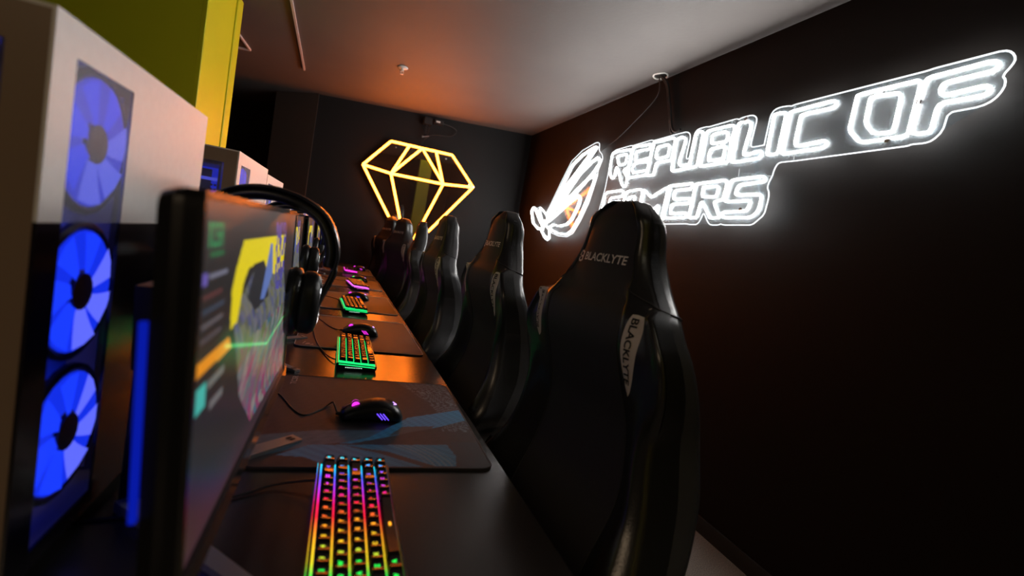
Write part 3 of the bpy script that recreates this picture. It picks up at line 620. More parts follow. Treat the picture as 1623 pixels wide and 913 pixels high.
pink = emat('violet_backlight', (.75,.12,.75), 2.2); magenta = emat('magenta_backlight', (.95,.04,.65), 2.2)
keyboard('nearest keyboard, glowing in rainbow colours', .0565, .578, .012, 'rainbow', rainbow, 1, rainbow)
keyboard('second keyboard from the front, glowing green, in front of the second mouse', row(.083,1.44), 1.445, .015, 'one', green, 1, greenw)
keyboard('third keyboard from the front, glowing green, on the third mouse mat', row(.100,2.30), 2.285, .08, 'one', green, 1, greenw, DZ+.004)
keyboard('fourth keyboard from the front, glowing pale violet', row(.148,3.1), 3.12, .14, 'one', pink, 1, pink, DZ+.004, keys=False)
keyboard('farthest keyboard, glowing magenta', row(.125,4.0), 4.09, .03, 'one', magenta, 1, magenta, DZ+.004, keys=False)

# ------------------------------------------------------------------ mice
def mouse(label, x, y, rz, wheel, side, z):
    t = thing('mouse', label, 'mouse', (x,y,z), rz, 'wired gaming mice')
    N, K = 22, 24; rings = []
    prof = [(-.062,.000,.008),(-.060,.022,.013),(-.050,.0275,.021),(-.035,.029,.028),(-.018,.0285,.034),(0,.0285,.0385),(.016,.030,.0395),(.032,.032,.036),(.046,.030,.029),(.056,.024,.019),(.061,.014,.010),(.063,.004,.005)]
    for k in range(N):
        s = k/(N-1); xx = -.062+.125*(s*s*(3-2*s)*.35+s*.65); w = interp(prof,xx,1); h = interp(prof,xx,2); ring = []
        w = max(w,.002); h = max(h,.004)
        for j in range(K):
            a = 2*PI*j/K; ca, sa = math.cos(a), math.sin(a)
            yy = w*math.copysign(abs(ca)**.8, ca); zz = h*.28+(h*.72 if sa > 0 else h*.26)*math.copysign(abs(sa)**(.75 if sa > 0 else .5), sa)
            ring.append((xx,yy,max(zz,.0006)))
        rings.append(ring)
    MB().loft(rings, True, True).obj('mouse_body', M['mouse'], t, smooth=True)
    MB().tube([(-.060,0,.0145),(-.050,0,.0225),(-.044,0,.026)],.0008,5).obj('button_seam', M['ink'], t)
    MB().cyl((-.034,0,.0265),.0080,.0085,'y',20).obj('scroll_wheel', M['rubber'], t)
    MB().cyl((-.034,.0058,.0262),.0078,.0026,'y',20).cyl((-.034,-.0058,.0262),.0078,.0026,'y',20).obj('wheel_light', wheel, t)
    # side light strokes and the palm mark
    for i_ in range(3):
        sx = .006+.006*i_
        MB().tube([(sx,-.0298,.020),(sx+.008,-.0312,.012),(sx+.012,-.0318,.008)],.0009,5).obj('side_light', side, t)
    MB().tube([(.040,.006,.0325),(.046,-.001,.0300),(.040,-.008,.0325)],.0010,5).obj('palm_light', wheelw, t)
    MB().cyl((-.064,0,.007),.0032,.012,'x',8).obj('strain_relief', M['rubber'], t)
    return t
M['mouse'] = mat('mouse_shell', (.012,.012,.013), .33)
wheel1 = emat('magenta_wheel_glow', (.85,.03,.75), 1.7); side1 = emat('violet_side_glow', (.12,.05,1.0), 2.6); wheelw = emat('violet_white_glow', (.55,.30,1.0), 2.6)
greenwheel = emat('green_wheel_glow', (.1,.8,.1), 1.5)
mouse('near black mouse with glowing violet and magenta lights on the blue-printed mat', .091, .958, .04, wheel1, side1, DZ+.004)
mouse('second black mouse with a pink light behind the green keyboard', row(.110,1.78), 1.735, -.10, wheel1, wheel1, DZ+.004)
mouse('third black mouse behind the third keyboard', row(.125,2.6), 2.58, -.25, wheel1, side1, DZ+.004)
mouse('fourth black mouse with a green light behind the violet keyboard', row(.165,3.4), 3.44, -.1, greenwheel, greenwheel, DZ+.004)
mouse('farthest black mouse beside the magenta keyboard', row(.20,4.35), 4.33, .1, wheel1, wheel1, DZ+.004)
def cable(pts, label, r=.0018):
    tag(MB().tube(spline([(x,y,DZ+.0035+z) for x,y,z in pts]), r, 6).obj('cable', M['rubber'], smooth=True), label, 'cable')
cable([(-.18,1.18,0),(-.128,1.11,.001),(-.095,1.066,.001),(-.060,.985,.001),(-.036,.955,.001),(-.010,.985,.001),(.004,1.010,.003),(.014,1.010,.010),(.018,.985,.012),(.024,.966,.004),(.026,.960,.003)], 'black cord of the near mouse curling over the printed mat')
cable([(-.26,.62,-.002),(-.16,.635,-.001),(-.104,.663,-.001),(-.056,.692,.001),(-.02,.694,.006),(.004,.690,.010)], 'thin dark cord running to the rainbow keyboard')
cable([(-.16,2.03,.001),(-.095,1.95,.001),(-.080,1.84,.001),(-.074,1.72,.001),(-.055,1.57,.0012),(-.030,1.46,-.001),(-.005,1.385,.002),(.015,1.355,.005),(.022,1.352,.008)], 'dark cord looping across the second mat to the green keyboard')
cable([(-.14,2.02,.001),(-.09,1.98,.001),(-.055,1.90,.001),(-.02,1.80,.001),(.01,1.76,.003),(.025,1.755,.004)], 'dark cord of the second mouse')
cable([(-.16,2.62,.001),(-.08,2.56,.001),(-.02,2.50,.001),(.00,2.42,.004),(.015,2.40,.008)], 'dark cord of the third keyboard')
cable([(-.16,3.45,.001),(-.09,3.40,.001),(-.02,3.36,.001),(.05,3.40,.003)], 'dark cord of the fourth mouse')

# ------------------------------------------------------------------ monitors
def hsh(i, j): return (math.sin(i*12.9898+j*78.233)*43758.5453) % 1
FNT = {'T':['111','010','010','010','010'],'C':['111','100','100','100','111'],'S':['111','100','111','001','111'],'R':['110','101','110','101','101']}
YE = [(.244,.114),(.80,.114),(.78,.30),(.63,.31),(.506,.283),(.461,.217),(.306,.221),(.265,.269),(.233,.40),(.185,.41),(.178,.272),(.202,.2)]
CH = [(.20,.36),(.35,.25),(.66,.176),(.80,.30),(.93,.60),(.97,.97),(.44,.93),(.30,.72)]
def screen(u, v):
    c = [.018,.016,.016]
    g = .020*math.exp(-((v-0)/.12)**2); c = [c[0]+g*1.3,c[1]+g,c[2]+g*.9]
    if v > .80: k = (v-.80)/.2; c = [c[0]+.030*k*k*(1.2-u),c[1]+.004*k,c[2]+.012*k]
    if .022 < u < .11 and .055 < v < .125:
        q = (u-.022)/.088*4.4; li = int(q*.95); fx = (q*.95-li)
        if li < 4 and fx < .82:
            rr = int((v-.055)/.07*5); cc = int(fx/.82*3)
            if FNT['TCSR'[li]][min(rr,4)][min(cc,2)] == '1': c = [.01,.26,.09]
    if .035 < u < .11 and .138 < v < .153 and (u*180) % 1 < .7: c = [.01,.16,.05]
    for (u0,v0,u1,col) in ((.0,.20,.03,(.14,.10,.42)),):
        if u0 < u < u1 and .187 < v < .222: c = list(col)
    if .04 < u < .14 and abs(v-.203) < .007: c = [.16,.16,.22]
    for k, vv in enumerate((.255,.295,.335,.375)):
        if .02 < u < .11+.03*hsh(k,1) and abs(v-vv) < .006: c = [(.09,.03,.10,.07)[k],(.03,.05,.09,.06)[k],(.03,.08,.10,.07)[k]]
    if inpoly(u,v,CH):
        i, j = int(u*64+6*math.sin(v*9)), int(v*17+u*6); h = hsh(i,j); h2 = hsh(i+3,j*2)
        c = [.05+.10*h,.06+.09*h,.05+.13*h2]
        if v > .52:
            if h > .62: c = [.20,.035,.10] if v > .62 or h2 > .6 else [.10,.12,.05]
            elif h < .2: c = [.20,.18,.17]
            elif h2 > .7: c = [.04,.11,.15]
    if inpoly(u,v,YE): c = [.72,.58,.008]
    if inpoly(u,v,[(.36,.24),(.46,.215),(.52,.28),(.56,.40),(.40,.42),(.31,.34)]): c = [.020,.020,.024]
    if inpoly(u,v,[(.45,.386),(.537,.15),(.565,.15),(.60,.30),(.50,.40)]): c = [.10,.16,.42]
    if inpoly(u,v,[(.60,.05),(.80,.05),(.80,.42),(.66,.40),(.62,.20)]) and hsh(int(u*60),int(v*30)) > .35:
        c = [.07,.06,.17+.2*hsh(int(u*60),int(v*30)+5)]
    if inpoly(u,v,[(.0,.431),(.181,.430),(.202,.476),(.0,.470)]): c = [.75,.26,.012]
    if u < .16 and .507 < v < .54 and u > .07: c = [.14,.14,.13]
    if .015 < u < .062 and .50 < v < .575: c = [.05,.42,.36]
    if .085 < u < .16 and .585 < v < .61: c = [.13,.13,.13]
    # thin green beam
    for (a, b) in (((.16,.452),(.591,.652)),((.591,.652),(.95,.62))):
        t = max(0,min(1,((u-a[0])*(b[0]-a[0])+(v-a[1])*(b[1]-a[1]))/((b[0]-a[0])**2+(b[1]-a[1])**2)))
        d = math.hypot(u-a[0]-t*(b[0]-a[0]), v-a[1]-t*(b[1]-a[1]))
        k = .7*math.exp(-(d/.0055)**2)+.10*math.exp(-(d/.045)**2); c = [c[0]+.05*k,c[1]+.75*k,c[2]+.20*k]
    return c
scr_m = attr_mat('lit_screen', .95, .30, 0, .45)
def make_monitor(label, x, y, rz):
    t = thing('monitor', label, 'monitor', (x,y,DZ), rz, 'monitors on the bench desk')
    # local frame: screen faces +X, width along Y; screen tilted 2.8 degrees back
    cz = .246; W2, H2 = .270, .1455; ti = .048
    def P(d, yy, zz): return (d*math.cos(ti)-zz*math.sin(ti), yy, cz+zz*math.cos(ti)+d*math.sin(ti))
    def boxp(b, d0,d1,y0,y1,z0,z1):
        b.add([P(d,yy,zz) for zz in (z0,z1) for d,yy in ((d0,y0),(d1,y0),(d1,y1),(d0,y1))], [(0,3,2,1),(4,5,6,7),(0,1,5,4),(1,2,6,5),(2,3,7,6),(3,0,4,7)])
    print_grid('screen', 240, 150, lambda u, v: P(-.0015, -W2+.006+u*(2*W2-.012), H2-.006-v*(2*H2-.026)), screen, scr_m, t)
    for (a,b,c,d,nm) in ((-W2,W2,H2-.0055,H2,'bezel'),(-W2,-W2+.0055,-H2,H2,'bezel'),(W2-.0055,W2,-H2,H2,'bezel')):
        fb = MB(); boxp(fb,-.012,.0,a,b,c,d); fb.obj(nm, M['bezel'], t)
    fb = MB(); boxp(fb,-.012,.003,-W2,W2,-H2-.002,-H2+.0195); fb.obj('chin', M['chin'], t, label='glossy lower bezel')
    # rear shell, bulging
    rings = []
    for d, s in ((-.004,1.0),(-.018,1.0),(-.028,.978),(-.038,.86),(-.046,.64)):
        rings.append([P(d,a,b) for a,b in rounded(-W2*s,W2*s,-H2*s,H2*s,.012,3)])
    MB().loft(rings, True, True).obj('rear_shell', M['plastic'], t, smooth=.5)
    rb_ = MB(); boxp(rb_,-.0345,-.0305,-.2640,-.259,-.085,.055); rb_.obj('rear_light', M['bluerear'], t, label='blue light strip on the back')
    MB().rbox(-.135,-.105,.024,.060,.0,.26,.006).obj('stand_neck', M['blackmetal'], t)
    sb = MB(); boxp(sb,-.115,-.042,-.045,.075,-.045,.045); sb.obj('mount', M['plastic'], t)
    for s in (1,-1):
        b = MB(); o_ = Vector((-.125,.042+s*.015,0)); e_ = Vector((.046,.226,0)) if s > 0 else Vector((.052,-.145,0)); d = (e_-o_).normalized(); n = Vector((-d.y,d.x,0))
        w0, w1 = (.018, .0125) if s > 0 else (.014, .008); h0, h1 = .014, .007
        vs = [o_-n*w0,o_+n*w0,e_+n*w1,e_-n*w1]; vs = [(v.x,v.y,.0006) for v in vs]+[(v.x,v.y,(h0,h0,h1,h1)[k]) for k, v in enumerate(vs)]
        b.add(vs, [(0,1,5,4),(1,2,6,5),(2,3,7,6),(3,0,4,7),(4,5,6,7),(0,3,2,1)]); leg = b.obj('stand_foot', M['greymetal'], t)
        c = e_-d*.014; q = MB()
        for k in range(2):
            cc = c+n*((k-.5)*.008); q.add([tuple(cc+d*a+n*bb+Vector((0,0,h1+.0012))) for a,bb in ((-.005,-.003),(.005,-.003),(.005,.003),(-.005,.003))], [(0,1,2,3)])
        q.obj('foot_mark', M['ink'], leg)
    return t
M['chin'] = mat('glossy_chin', (.03,.028,.027), .12, .3)
mlabels = ['nearest monitor, showing a yellow and green game launcher screen, headset on its corner','second monitor from the front, mostly behind the nearest one','third monitor from the front in the desk row','fourth monitor from the front in the desk row','farthest monitor, next to the end wall']
m0 = make_monitor(mlabels[0], -.0835, .624, 0)
MY = [.624, 1.383, 2.16, 3.02, 3.80]
for i in range(1,5): dup(m0, (row(-.113,MY[i]), MY[i], DZ), RZ, mlabels[i])

# ------------------------------------------------------------------ white computers
def make_pc(label, x, y, rz):
    """origin: front face centre line at x=0, near corner y=0; width along +Y"""
    t = thing('computer_case', label, 'computer', (x,y,DZ), rz, 'white desktop computers on the desk')
    Wd, D, H = .410, .360, .516; z0 = .012
    s0, s1 = .034, .146         # fan strip
    th = .003
    fb = MB()   # front panel with a slot
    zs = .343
    fb.box(-th,0,0,s0,zs,H); fb.box(-th,0,s1,Wd,zs,H); fb.box(-th,0,s0,s1,H-.030,H)
    fb.obj('front_panel', M['pcwhite'], t)
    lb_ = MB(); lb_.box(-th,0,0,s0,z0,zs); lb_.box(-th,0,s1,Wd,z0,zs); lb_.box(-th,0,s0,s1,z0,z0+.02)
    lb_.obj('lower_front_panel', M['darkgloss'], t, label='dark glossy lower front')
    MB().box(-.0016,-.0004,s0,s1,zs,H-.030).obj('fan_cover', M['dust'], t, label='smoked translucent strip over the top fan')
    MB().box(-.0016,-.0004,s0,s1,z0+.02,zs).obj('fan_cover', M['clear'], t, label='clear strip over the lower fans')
    MB().box(-D,-.0031,0,Wd,H-th,H).obj('top_panel', M['pcwhite'], t)
    MB().box(-D,-.0031,0,Wd,z0,z0+th).obj('bottom_panel', M['pcwhite'], t)
    MB().box(-D,-.0031,Wd-th,Wd,z0+th,H-th).obj('side_panel', M['pcwhite'], t)
    MB().box(-D,-D+th,th,Wd-th,z0+th,H-th).obj('back_panel', M['pcwhite'], t)
    nb = MB(); nb.box(-.030,-.0031,0,.004,z0+th,H-th); nb.box(-D,-D+.03,0,.004,z0+th,H-th); nb.box(-D+.03,-.030,0,.004,H-.034,H-th); nb.box(-D+.03,-.030,0,.004,z0+th,z0+.03)
    nb.obj('window_frame', M['frosted'], t, label='dark glassy frame round the side window')
    MB().box(-D+.03,-.030,.0005,.0035,z0+.03,H-.034).obj('glass_window', M['glass'], t)
    # inside: motherboard tray, board, cards
    tray = MB().box(-D+.02,-.030,.20,.203,z0+.02,H-.03).obj('tray', M['pcin'], t)
    bd = MB().box(-.33,-.10,.190,.197,.20,.47).obj('motherboard', M['board'], t)
    MB().box(-.315,-.305,.150,.190,.30,.46).box(-.29,-.28,.150,.190,.30,.46).obj('memory_stick', M['bluespot'], bd)
    gp = MB().rbox(-.335,-.10,.07,.188,.235,.285,.006).obj('graphics_card', M['pcwhite'], t)
    MB().box(-.33,-.11,.0685,.0695,.276,.282).obj('card_light', M['bluespot'], gp)
    vb = MB()
    for a in range(5):
        for b in range(3): vb.cyl((-.062-a*.009,.190,.405+b*.012),.003,.004,'y',6)
    vp = MB().box(-.125,-.048,.192,.199,.385,.475).obj('lit_vent_plate', M['bluedim'], t, label='blue-lit vented plate')
    vb.obj('vent_hole', M['ink'], vp)
    MB().box(-.125,-.045,.150,.192,.440,.447).obj('light_bar', M['bluespot'], t)
    # fans behind the strip
    for k in range(3):
        zc = .420-.147*k; yc = (s0+s1)/2; R_ = .066
        fr = MB(); pts = 24
        fr.tube([(-.0095,yc+R_*math.cos(2*PI*a/pts),zc+R_*math.sin(2*PI*a/pts)) for a in range(pts)], .005, 6, True)
        f = fr.obj('fan', M['hub'], t)
        rg_ = MB(); 
        ring = lambda r,x_: [(x_,yc+r*math.cos(2*PI*a/pts),zc+r*math.sin(2*PI*a/pts)) for a in range(pts)]
        MB().cyl((-.005,yc,zc),.019,.004,'x',16).obj('fan_hub', M['hub'], f)
        for b in range(7):
            a0 = 2*PI*b/7+.3*k; bl = MB(); vs = []
            for rr, da, dx in ((.0165,.0,0),(.030,.06,0),(.046,.12,.001),(.060,.16,.002)):
                wv = .40 if rr < .02 else .40
                for sg_ in (-1,0,1):
                    a = a0+da+sg_*wv*.8; vs.append((-.0045+dx*.3+sg_*.0012,yc+rr*math.cos(a),zc+rr*math.sin(a)))
            bl.add(vs, [(i*3+j,i*3+j+1,i*3+j+4,i*3+j+3) for i in range(3) for j in range(2)])
            bl.obj('fan_blade', M['bluespot'] if b in (0,5,6) else M['blue'], f)
        ga = MB(); r0_, r1_ = [[(xx_,yc+rr_*math.cos(2*PI*a/28),zc+rr_*math.sin(2*PI*a/28)) for a in range(28)] for rr_, xx_ in ((.022,-.0062),(.062,-.0062))]
        ga.loft([r0_, r1_]).obj('glowing_ring', M['bluedim'], f)
    MB().box(-.045,-.040,s0-.01,s1+.012,z0+.02,H-.03).obj('fan_bracket', M['pcin'], t)
    for a in (-.05,-D+.05):
        for b in (.04,Wd-.04): MB().cyl((a,b,.006),.016,.012,'z',12).obj('case_foot', M['rubber'], t)
    return t
plabels = ['nearest white computer case, large and blurred at the left edge, three blue fans','second white computer case, blue interior seen through its side window','third white computer case in the row','fourth white computer case in the row','farthest white computer case, by the end of the desk']
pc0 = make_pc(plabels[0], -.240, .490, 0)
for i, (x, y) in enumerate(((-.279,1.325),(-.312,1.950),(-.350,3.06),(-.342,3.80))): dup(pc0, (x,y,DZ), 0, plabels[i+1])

# ------------------------------------------------------------------ headsets hung on the monitor corners
def make_headset(label, x, y, rz):
    """origin: under the band's top, band in the XZ plane"""
    t = thing('headset', label, 'headset', (x,y,1.131), rz, 'headsets hung on the monitors')
    # headband: flat padded arch
    pts = [(.104,-.085),(.106,-.060),(.098,-.028),(.080,.000),(.050,.018),(.015,.026),(-.02,.026),(-.055,.016),(-.082,-.004),(-.100,-.032),(-.106,-.062),(-.104,-.085)]
    def arch(off, w, th):
        P3 = spline([(a,0,b) for a,b in pts], 4); rings = []
        for i, p in enumerate(P3):
            d = (P3[min(i+1,len(P3)-1)]-P3[max(i-1,0)]).normalized(); n = Vector((-d.z,0,d.x))*(-1)
            if n.dot(Vector((p.x,0,p.z+.06))) < 0: n = -n
            c = p+n*off; ww = w*(1-.35*abs(2*i/(len(P3)-1)-1)**2)
            ring = []
            for k in range(10):
                a = 2*PI*k/10; ring.append(tuple(c+n*(th*math.sin(a))+Vector((0,1,0))*(ww*math.cos(a))))
            rings.append(ring)
        return MB().loft(rings, True, True)
    arch(.004,.029,.0045).obj('headband', M['headband'], t, smooth=True)
    arch(-.007,.025,.0095).obj('headband_pad', M['leather'], t, smooth=True)
    for s in (1,-1):
        # slider and yoke
        yk = MB().tube(spline([(s*.104,0,-.078),(s*.108,0,-.092),(s*.100,-.004,-.118),(s*.088,-.020,-.150),(s*.084,-.030,-.170)]), [.0058]*25, 8)
        yk.obj('yoke', M['plastic'], t, smooth=True)
        MB().tube([(s*.107,0,-.055),(s*.107,0,-.092)],.0052,8).obj('slider', M['silver'], t, smooth=True)
        prof = [(.002,.0),(.032,.0),(.042,.004),(.047,.012),(.047,.026),(.043,.030),(.002,.030)]
        cup = MB(); n = 28; rings = []
        for r, tt in prof:
            rings.append([(s*(.092-tt), r*math.cos(2*PI*a/n)*.92, -.150+r*1.16*math.sin(2*PI*a/n)) for a in range(n)])
        cup.loft(rings, True, True).obj('ear_cup', M['plastic'], t, smooth=.7)
        rings = []
        for r, tt in ((.042,.030),(.049,.034),(.051,.044),(.047,.053),(.034,.056),(.028,.046)):
            rings.append([(s*(.092-tt), r*math.cos(2*PI*a/n)*.92, -.150+r*1.16*math.sin(2*PI*a/n)) for a in range(n)])
        MB().loft(rings, False, True).obj('ear_pad', M['leather'], t, smooth=True)
        MB().tube([(s*(.0915),.030*math.cos(2*PI*a/20)*.92,-.150+.035*math.sin(2*PI*a/20)) for a in range(20)], .0012, 5, True).obj('cup_trim', M['silver'], t)
    return t
M['headband'] = mat('headband_shell', (.03,.03,.034), .22, .4)
h0 = make_headset('nearest black headset hung over the right corner of the nearest monitor', -.126, .866, 0)
dup(h0, (row(-.150,1.63),1.632,1.131), RZ, 'second black headset, hung on the second monitor')
dup(h0, (row(-.150,2.40),2.40,1.131), RZ, 'third black headset, its band edged by amber light')

# ------------------------------------------------------------------ gaming chairs
CT = [  # z, half width, front x, bolster, thickness, seam half width
 (.43,.195,-.038,.021,.09,.13),(.5,.229,-.028,.038,.122,.14),(.6,.279,-.001,.055,.122,.15),(.72,.238,.045,.04,.139,.15),(.84,.214,.050,.03,.129,.135),
 (.93,.232,.022,.004,.108,.125),(.99,.230,.0,-.012,.101,.125),(1.03,.206,-.003,-.016,.097,.125),(1.055,.188,.0,-.012,.097,.122),(1.08,.157,.012,-.004,.092,.112),(1.115,.126,.021,.002,.090,.104),
 (1.16,.101,.029,.006,.082,.086),(1.205,.091,.033,.007,.077,.078),(1.235,.083,.036,.009,.063,.065),(1.254,.060,.046,.010,.047,.045),(1.264,.045,.053,.010,.041,.028)]
NR = 56
ZR = [.430+(1.264-.430)*(1-(1-i/(NR-1))**1.25) for i in range(NR)]
def cfront(z, yabs):
    w, xf, b, sm = (interp(CT,z,j) for j in (1,2,3,5))
    q = max(0,(yabs-sm)/max(1e-4,(w-sm)))
    sm_in = .012*(1-min(1,(yabs/sm)))*0
    round_ = .030*max(0,(yabs/w-.75)/.25)**2 if z > 1.06 else 0
    groove = -.0  
    return xf+.004*(yabs/sm)**2*(1 if z < 1.06 else 2)*(0 if yabs > sm else 1)-b*sstep(.05,.75,q)*(1-.55*sstep(.8,1,q))+round_
def cpoint(z, s):   # s signed y
    return (cfront(z,abs(s)), s, z)
def section(z):
    w, xf, b, th, sm = (interp(CT,z,j) for j in (1,2,3,4,5)); xb = xf+th
    F = [sm*k/6 for k in range(7)]; Wn = [sm+(w-sm)*q for q in (.10,.22,.36,.5,.62,.74,.85,.93,.98)]
    front = [(cfront(z,y),y) for y in F]; wing = [(cfront(z,y),y) for y in Wn]
    xe = wing[-1][0]; side = [(xe+(xb-xe)*a, w*c) for a,c in ((.12,1.0),(.3,1.005),(.5,1.005),(.7,1.0),(.84,.985),(.93,.95),(.98,.88))]
    back = [(xb+.006*(1-(y_/1.0)**2), w*y_) for y_ in (.78,.6,.4,.2,0)]
    return front, wing, side, back
SECT = [section(z) for z in ZR]
def grid_mb(cols_of):
    """cols_of(section) -> list of (x,y); lofted over the rows as an open sheet"""
    return MB().loft([[(x,y,z) for x,y in cols_of(s)] for z, s in zip(ZR, SECT)], closed=False)
def mir(l): return [(x,-y) for x,y in l]
def make_chair(label, x, y, rz):
    t = thing('gaming_chair', label, 'chair', (x,y,0), rz, 'black racing-style gaming chairs along the desk')
    # centre panel
    b = grid_mb(lambda s: list(reversed(mir(s[0][1:])))+s[0]); b.obj('front_panel', M['fabric'], t, smooth=True)
    for sgn in (1,-1):
        f = (lambda l: l) if sgn > 0 else mir
        wg = grid_mb(lambda s: f([s[0][-1]]+s[1]+s[2][:3])); wg.obj('side_bolster', M['leather'], t, smooth=True)
        # carbon-look side strip proud of the bolster
        rr = []
        for z, s in zip(ZR, SECT):
            if z < .86: continue
            q = f(s[2]); rr.append([(px, py*1.006+sgn*.0006, z) for px, py in q[0:3]])
        MB().loft(rr, closed=False).obj('carbon_side', M['carbon'], t, smooth=True)
        sp_ = [(cfront(z,interp(CT,z,5)*.995)-.0006, sgn*interp(CT,z,5)*1.0, z) for z in ZR[4:-3]]
        MB().tube(sp_, .0016, 5).obj('seam', M['stitch'], t, smooth=True)
        # pale leaf insert with lettering
        zc, zh = (.992, .080) if sgn < 0 else (1.010, .062)
        cy = lambda z: .160-(1.065-z)*.05+(.010 if sgn > 0 else 0)
        hw = lambda z: (.0215 if sgn > 0 else .0165)*math.sqrt(max(0, 1-((z-zc)/zh)**2))*(1.0+.25*((z-zc)/zh))
        rings = []
        for k in range(21):
            z = zc-zh+2*zh*k/20; rings.append([tuple(Vector(cpoint(z, sgn*(cy(z)+hw(z)*a)))+Vector((-.0022+.002*abs(a),0,0))) for a in (-1,-.6,-.2,.2,.6,1)])
        MB().loft(rings, closed=False).obj('shoulder_insert', M['insert'], t, smooth=True, label='pale leaf-shaped insert')
        vs, fs = text_mesh('BLACKLYTE', .0135, .118 if sgn < 0 else .088, .02); bb = MB(); out = []
        for a, q in vs:
            z = zc+sgn*a; yy = cy(z)+q
            out.append(tuple(Vector(cpoint(z, sgn*yy))+Vector((-.0034,0,0))))
        bb.add(out, fs).obj('lettering', M['ink'], t)
    grid_mb(lambda s: s[2][2:]+s[3]+list(reversed(mir(s[3][:-1])))+list(reversed(mir(s[2][2:])))).obj('back_shell', M['shell'], t, smooth=True, label='glossy back shell, lightened for the neon light on it')
    # crown and bottom closures
    zt = ZR[-1]; s = SECT[-1]; loop = s[0]+s[1]+s[2]+s[3]+list(reversed(mir(s[3][:-1])))+list(reversed(mir(s[2])))+list(reversed(mir(s[1])))+list(reversed(mir(s[0][1:])))
    cx_ = sum(p[0] for p in loop)/len(loop)
    MB().loft([[(p[0],p[1],zt) for p in loop],[(cx_+(p[0]-cx_)*.8,p[1]*.8,zt+.0035) for p in loop],[(cx_+(p[0]-cx_)*.4,p[1]*.4,zt+.0055) for p in loop]], False, True).obj('crown', M['leather'], t, smooth=True)
    s = SECT[0]; loop = s[0]+s[1]+s[2]+s[3]+list(reversed(mir(s[3][:-1])))+list(reversed(mir(s[2])))+list(reversed(mir(s[1])))+list(reversed(mir(s[0][1:])))
    MB().add([(p[0],p[1],ZR[0]) for p in loop],[tuple(range(len(loop)))]).obj('underside', M['leather'], t)
    # head seam across the wing where the headrest meets the shoulders
    for sgn in (1,-1):
        zz = 1.098; sec = section(zz); q = ([sec[0][-1]]+sec[1]+sec[2]); pts = [(px,sgn*py*1.008,zz-.05*(k/len(q))) for k,(px,py) in enumerate(q)]
        pts = []
        for k in range(len(q)):
            z2 = zz-.045*k/len(q); sc = section(z2); qq = ([sc[0][-1]]+sc[1]+sc[2])[k]; pts.append((qq[0]-.0005,sgn*(qq[1]+.0012),z2))
        MB().tube(pts,.0015,5).obj('seam', M['stitch'], t, smooth=True)
    # lettering on the headrest
    vs, fs = text_mesh('BLACKLYTE', .0175, .132, .018)
    MB().add([tuple(Vector(cpoint(1.147+q, -a-.010))+Vector((-.0016,0,0))) for a,q in vs], fs).obj('lettering', M['logo'], t, label='white headrest lettering')
    ic = MB()
    for (y0,y1,z0,z1) in ((.068,.077,.008,.012),(.064,.068,-.011,.010),(.068,.078,-.013,-.009),(.068,.075,-.003,.001),(.077,.081,.0,.008),(.077,.081,-.010,-.003)):
        ic.add([tuple(Vector(cpoint(1.146+z, y))+Vector((-.0016,0,0))) for y,z in ((y1,z0),(y0,z0),(y0,z1),(y1,z1))],[(0,1,2,3)])
    ic.obj('brand_mark', M['logo'], t)
    # seat with bolsters
    rings = []
    for k in range(15):
        f = k/14; xx = -.50+.50*f; ww = .235+.03*math.sin(PI*f); top = .470-.018*math.sin(PI*f*.9)+(-.05 if k == 0 else -.012 if k == 1 else 0); bt = .375
        ring = []
        for (u, zz) in ((-1,bt),(-1.04,bt+.04),(-1.04,top+.015),(-.98,top+.048),(-.88,top+.052),(-.76,top+.025),(-.66,top),(-.33,top-.004),(0,top-.006),(.33,top-.004),(.66,top),(.76,top+.025),(.88,top+.052),(.98,top+.048),(1.04,top+.015),(1.04,bt+.04),(1,bt)):
            ring.append((xx,u*ww,zz))
        rings.append(ring)
    MB().loft(rings, True, True).obj('seat', M['leather'], t, smooth=.9)
    MB().box(-.38,-.12,-.14,.14,.340,.374).obj('tilt_mechanism', M['blackmetal'], t)
    for sgn in (1,-1):
        MB().add([(x_,sgn*y_,z_) for x_,y_,z_ in ((-.06,.26,.40),(.05,.26,.40),(.09,.275,.56),(.03,.275,.56),(-.06,.29,.40),(.05,.29,.40),(.09,.30,.56),(.03,.30,.56))],[(0,1,2,3),(7,6,5,4),(0,4,5,1),(1,5,6,2),(2,6,7,3),(3,7,4,0)]).obj('recliner_bracket', M['plastic'], t)
        ar = MB(); ar.tube(spline([(-.22,sgn*.16,.36),(-.22,sgn*.30,.37),(-.22,sgn*.325,.43),(-.22,sgn*.325,.62)]), .017, 8); ao = ar.obj('armrest_post', M['plastic'], t, smooth=True)
        MB().rbox(-.33,-.09,sgn*.325-.045,sgn*.325+.045,.62,.648,.03,b=.006).obj('armrest_pad', M['rubber'], t, smooth=.6)
    MB().cyl((-.25,0,.22),.025,.26,'z',14).obj('gas_lift', M['blackmetal'], t, smooth=.6)
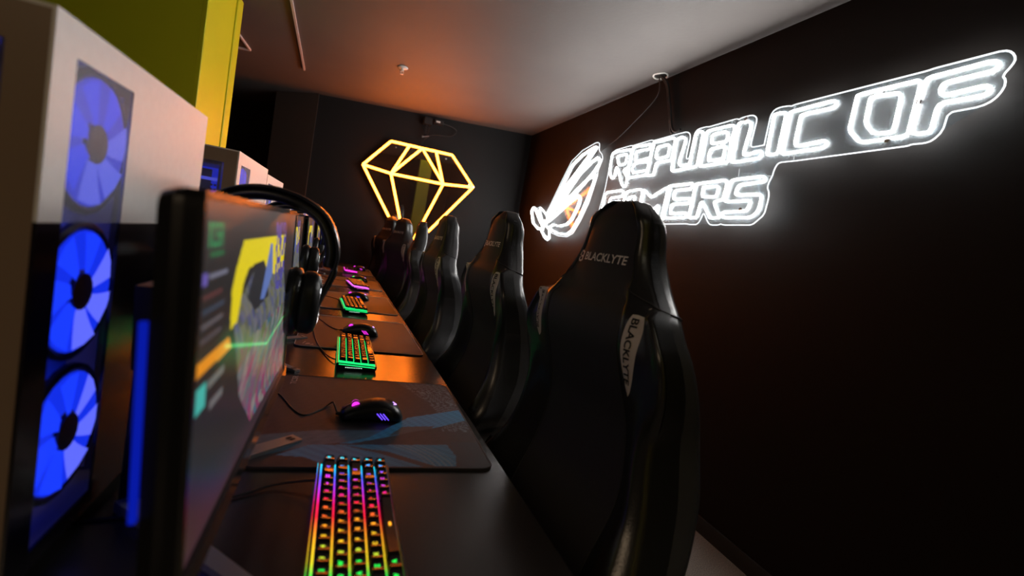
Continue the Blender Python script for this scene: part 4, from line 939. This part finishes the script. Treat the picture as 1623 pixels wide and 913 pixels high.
    for k in range(5):
        a = 2*PI*k/5+.3; d = Vector((math.cos(a),math.sin(a),0)); n = Vector((-d.y,d.x,0)); c = Vector((-.25,0,0))
        vs = [c+n*.03+Vector((0,0,.08)),c-n*.03+Vector((0,0,.08)),c+d*.31-n*.017+Vector((0,0,.065)),c+d*.31+n*.017+Vector((0,0,.065))]
        vs += [v+Vector((0,0,.035 if i < 2 else .02)) for i, v in enumerate(vs)]
        sl = MB().add([tuple(v) for v in vs],[(0,1,2,3),(7,6,5,4),(0,4,5,1),(1,5,6,2),(2,6,7,3),(3,7,4,0)]).obj('base_leg', M['blackmetal'], t)
        w = c+d*.30; cb_ = MB()
        for q in (-1,1):
            p0 = w+n*(q*.012); m0_ = p0-n*.008; m1_ = p0+n*.008
            rings = []
            for pp in (m0_,m1_): rings.append([tuple(pp+d*(.028*math.cos(2*PI*j/14))+Vector((0,0,.029+.028*math.sin(2*PI*j/14)))) for j in range(14)])
            cb_.loft(rings, True, True)
        cb_.tube([tuple(w+Vector((0,0,.03))),tuple(w+Vector((0,0,.075)))],.006,6)
        cb_.obj('caster', M['rubber'], sl)
    return t
ch0 = make_chair('nearest gaming chair, black with white lettering on its headrest, largest in the row', .450, .830, .116)
CH_ = [(.443,1.597,.06,-.001,'second gaming chair from the front, its lettering and pale shoulder insert lit'),(.392,2.40,.088,-.010,'third gaming chair from the front in the row'),
       (.406,3.43,-.06,-.030,'fourth gaming chair from the front with a bright white-lit side'),(.345,4.03,.45,-.012,'fifth gaming chair, turned sideways with a dark headrest'),
       (.285,4.59,.42,.0,'sixth gaming chair, farthest left, turned sideways against the dark end wall')]
for x,y,rz,dz,lb in CH_:
    c = dup(ch0, (x,y,0), rz, lb)
    if y > 3.3:      # the crowded far chairs: arms swung in or folded away under the desk
        for k_ in KIDLIST(c):
            if k_.name.startswith('armrest'):
                if y > 4: bpy.data.objects.remove(k_)
                else: k_.location.y -= .06*(1 if k_.bound_box[0][1] > 0 else -1)
    if dz:
        for k_ in KIDLIST(c):
            if k_.name.split('.')[0] not in ('base_leg','caster'): k_.location.z += dz
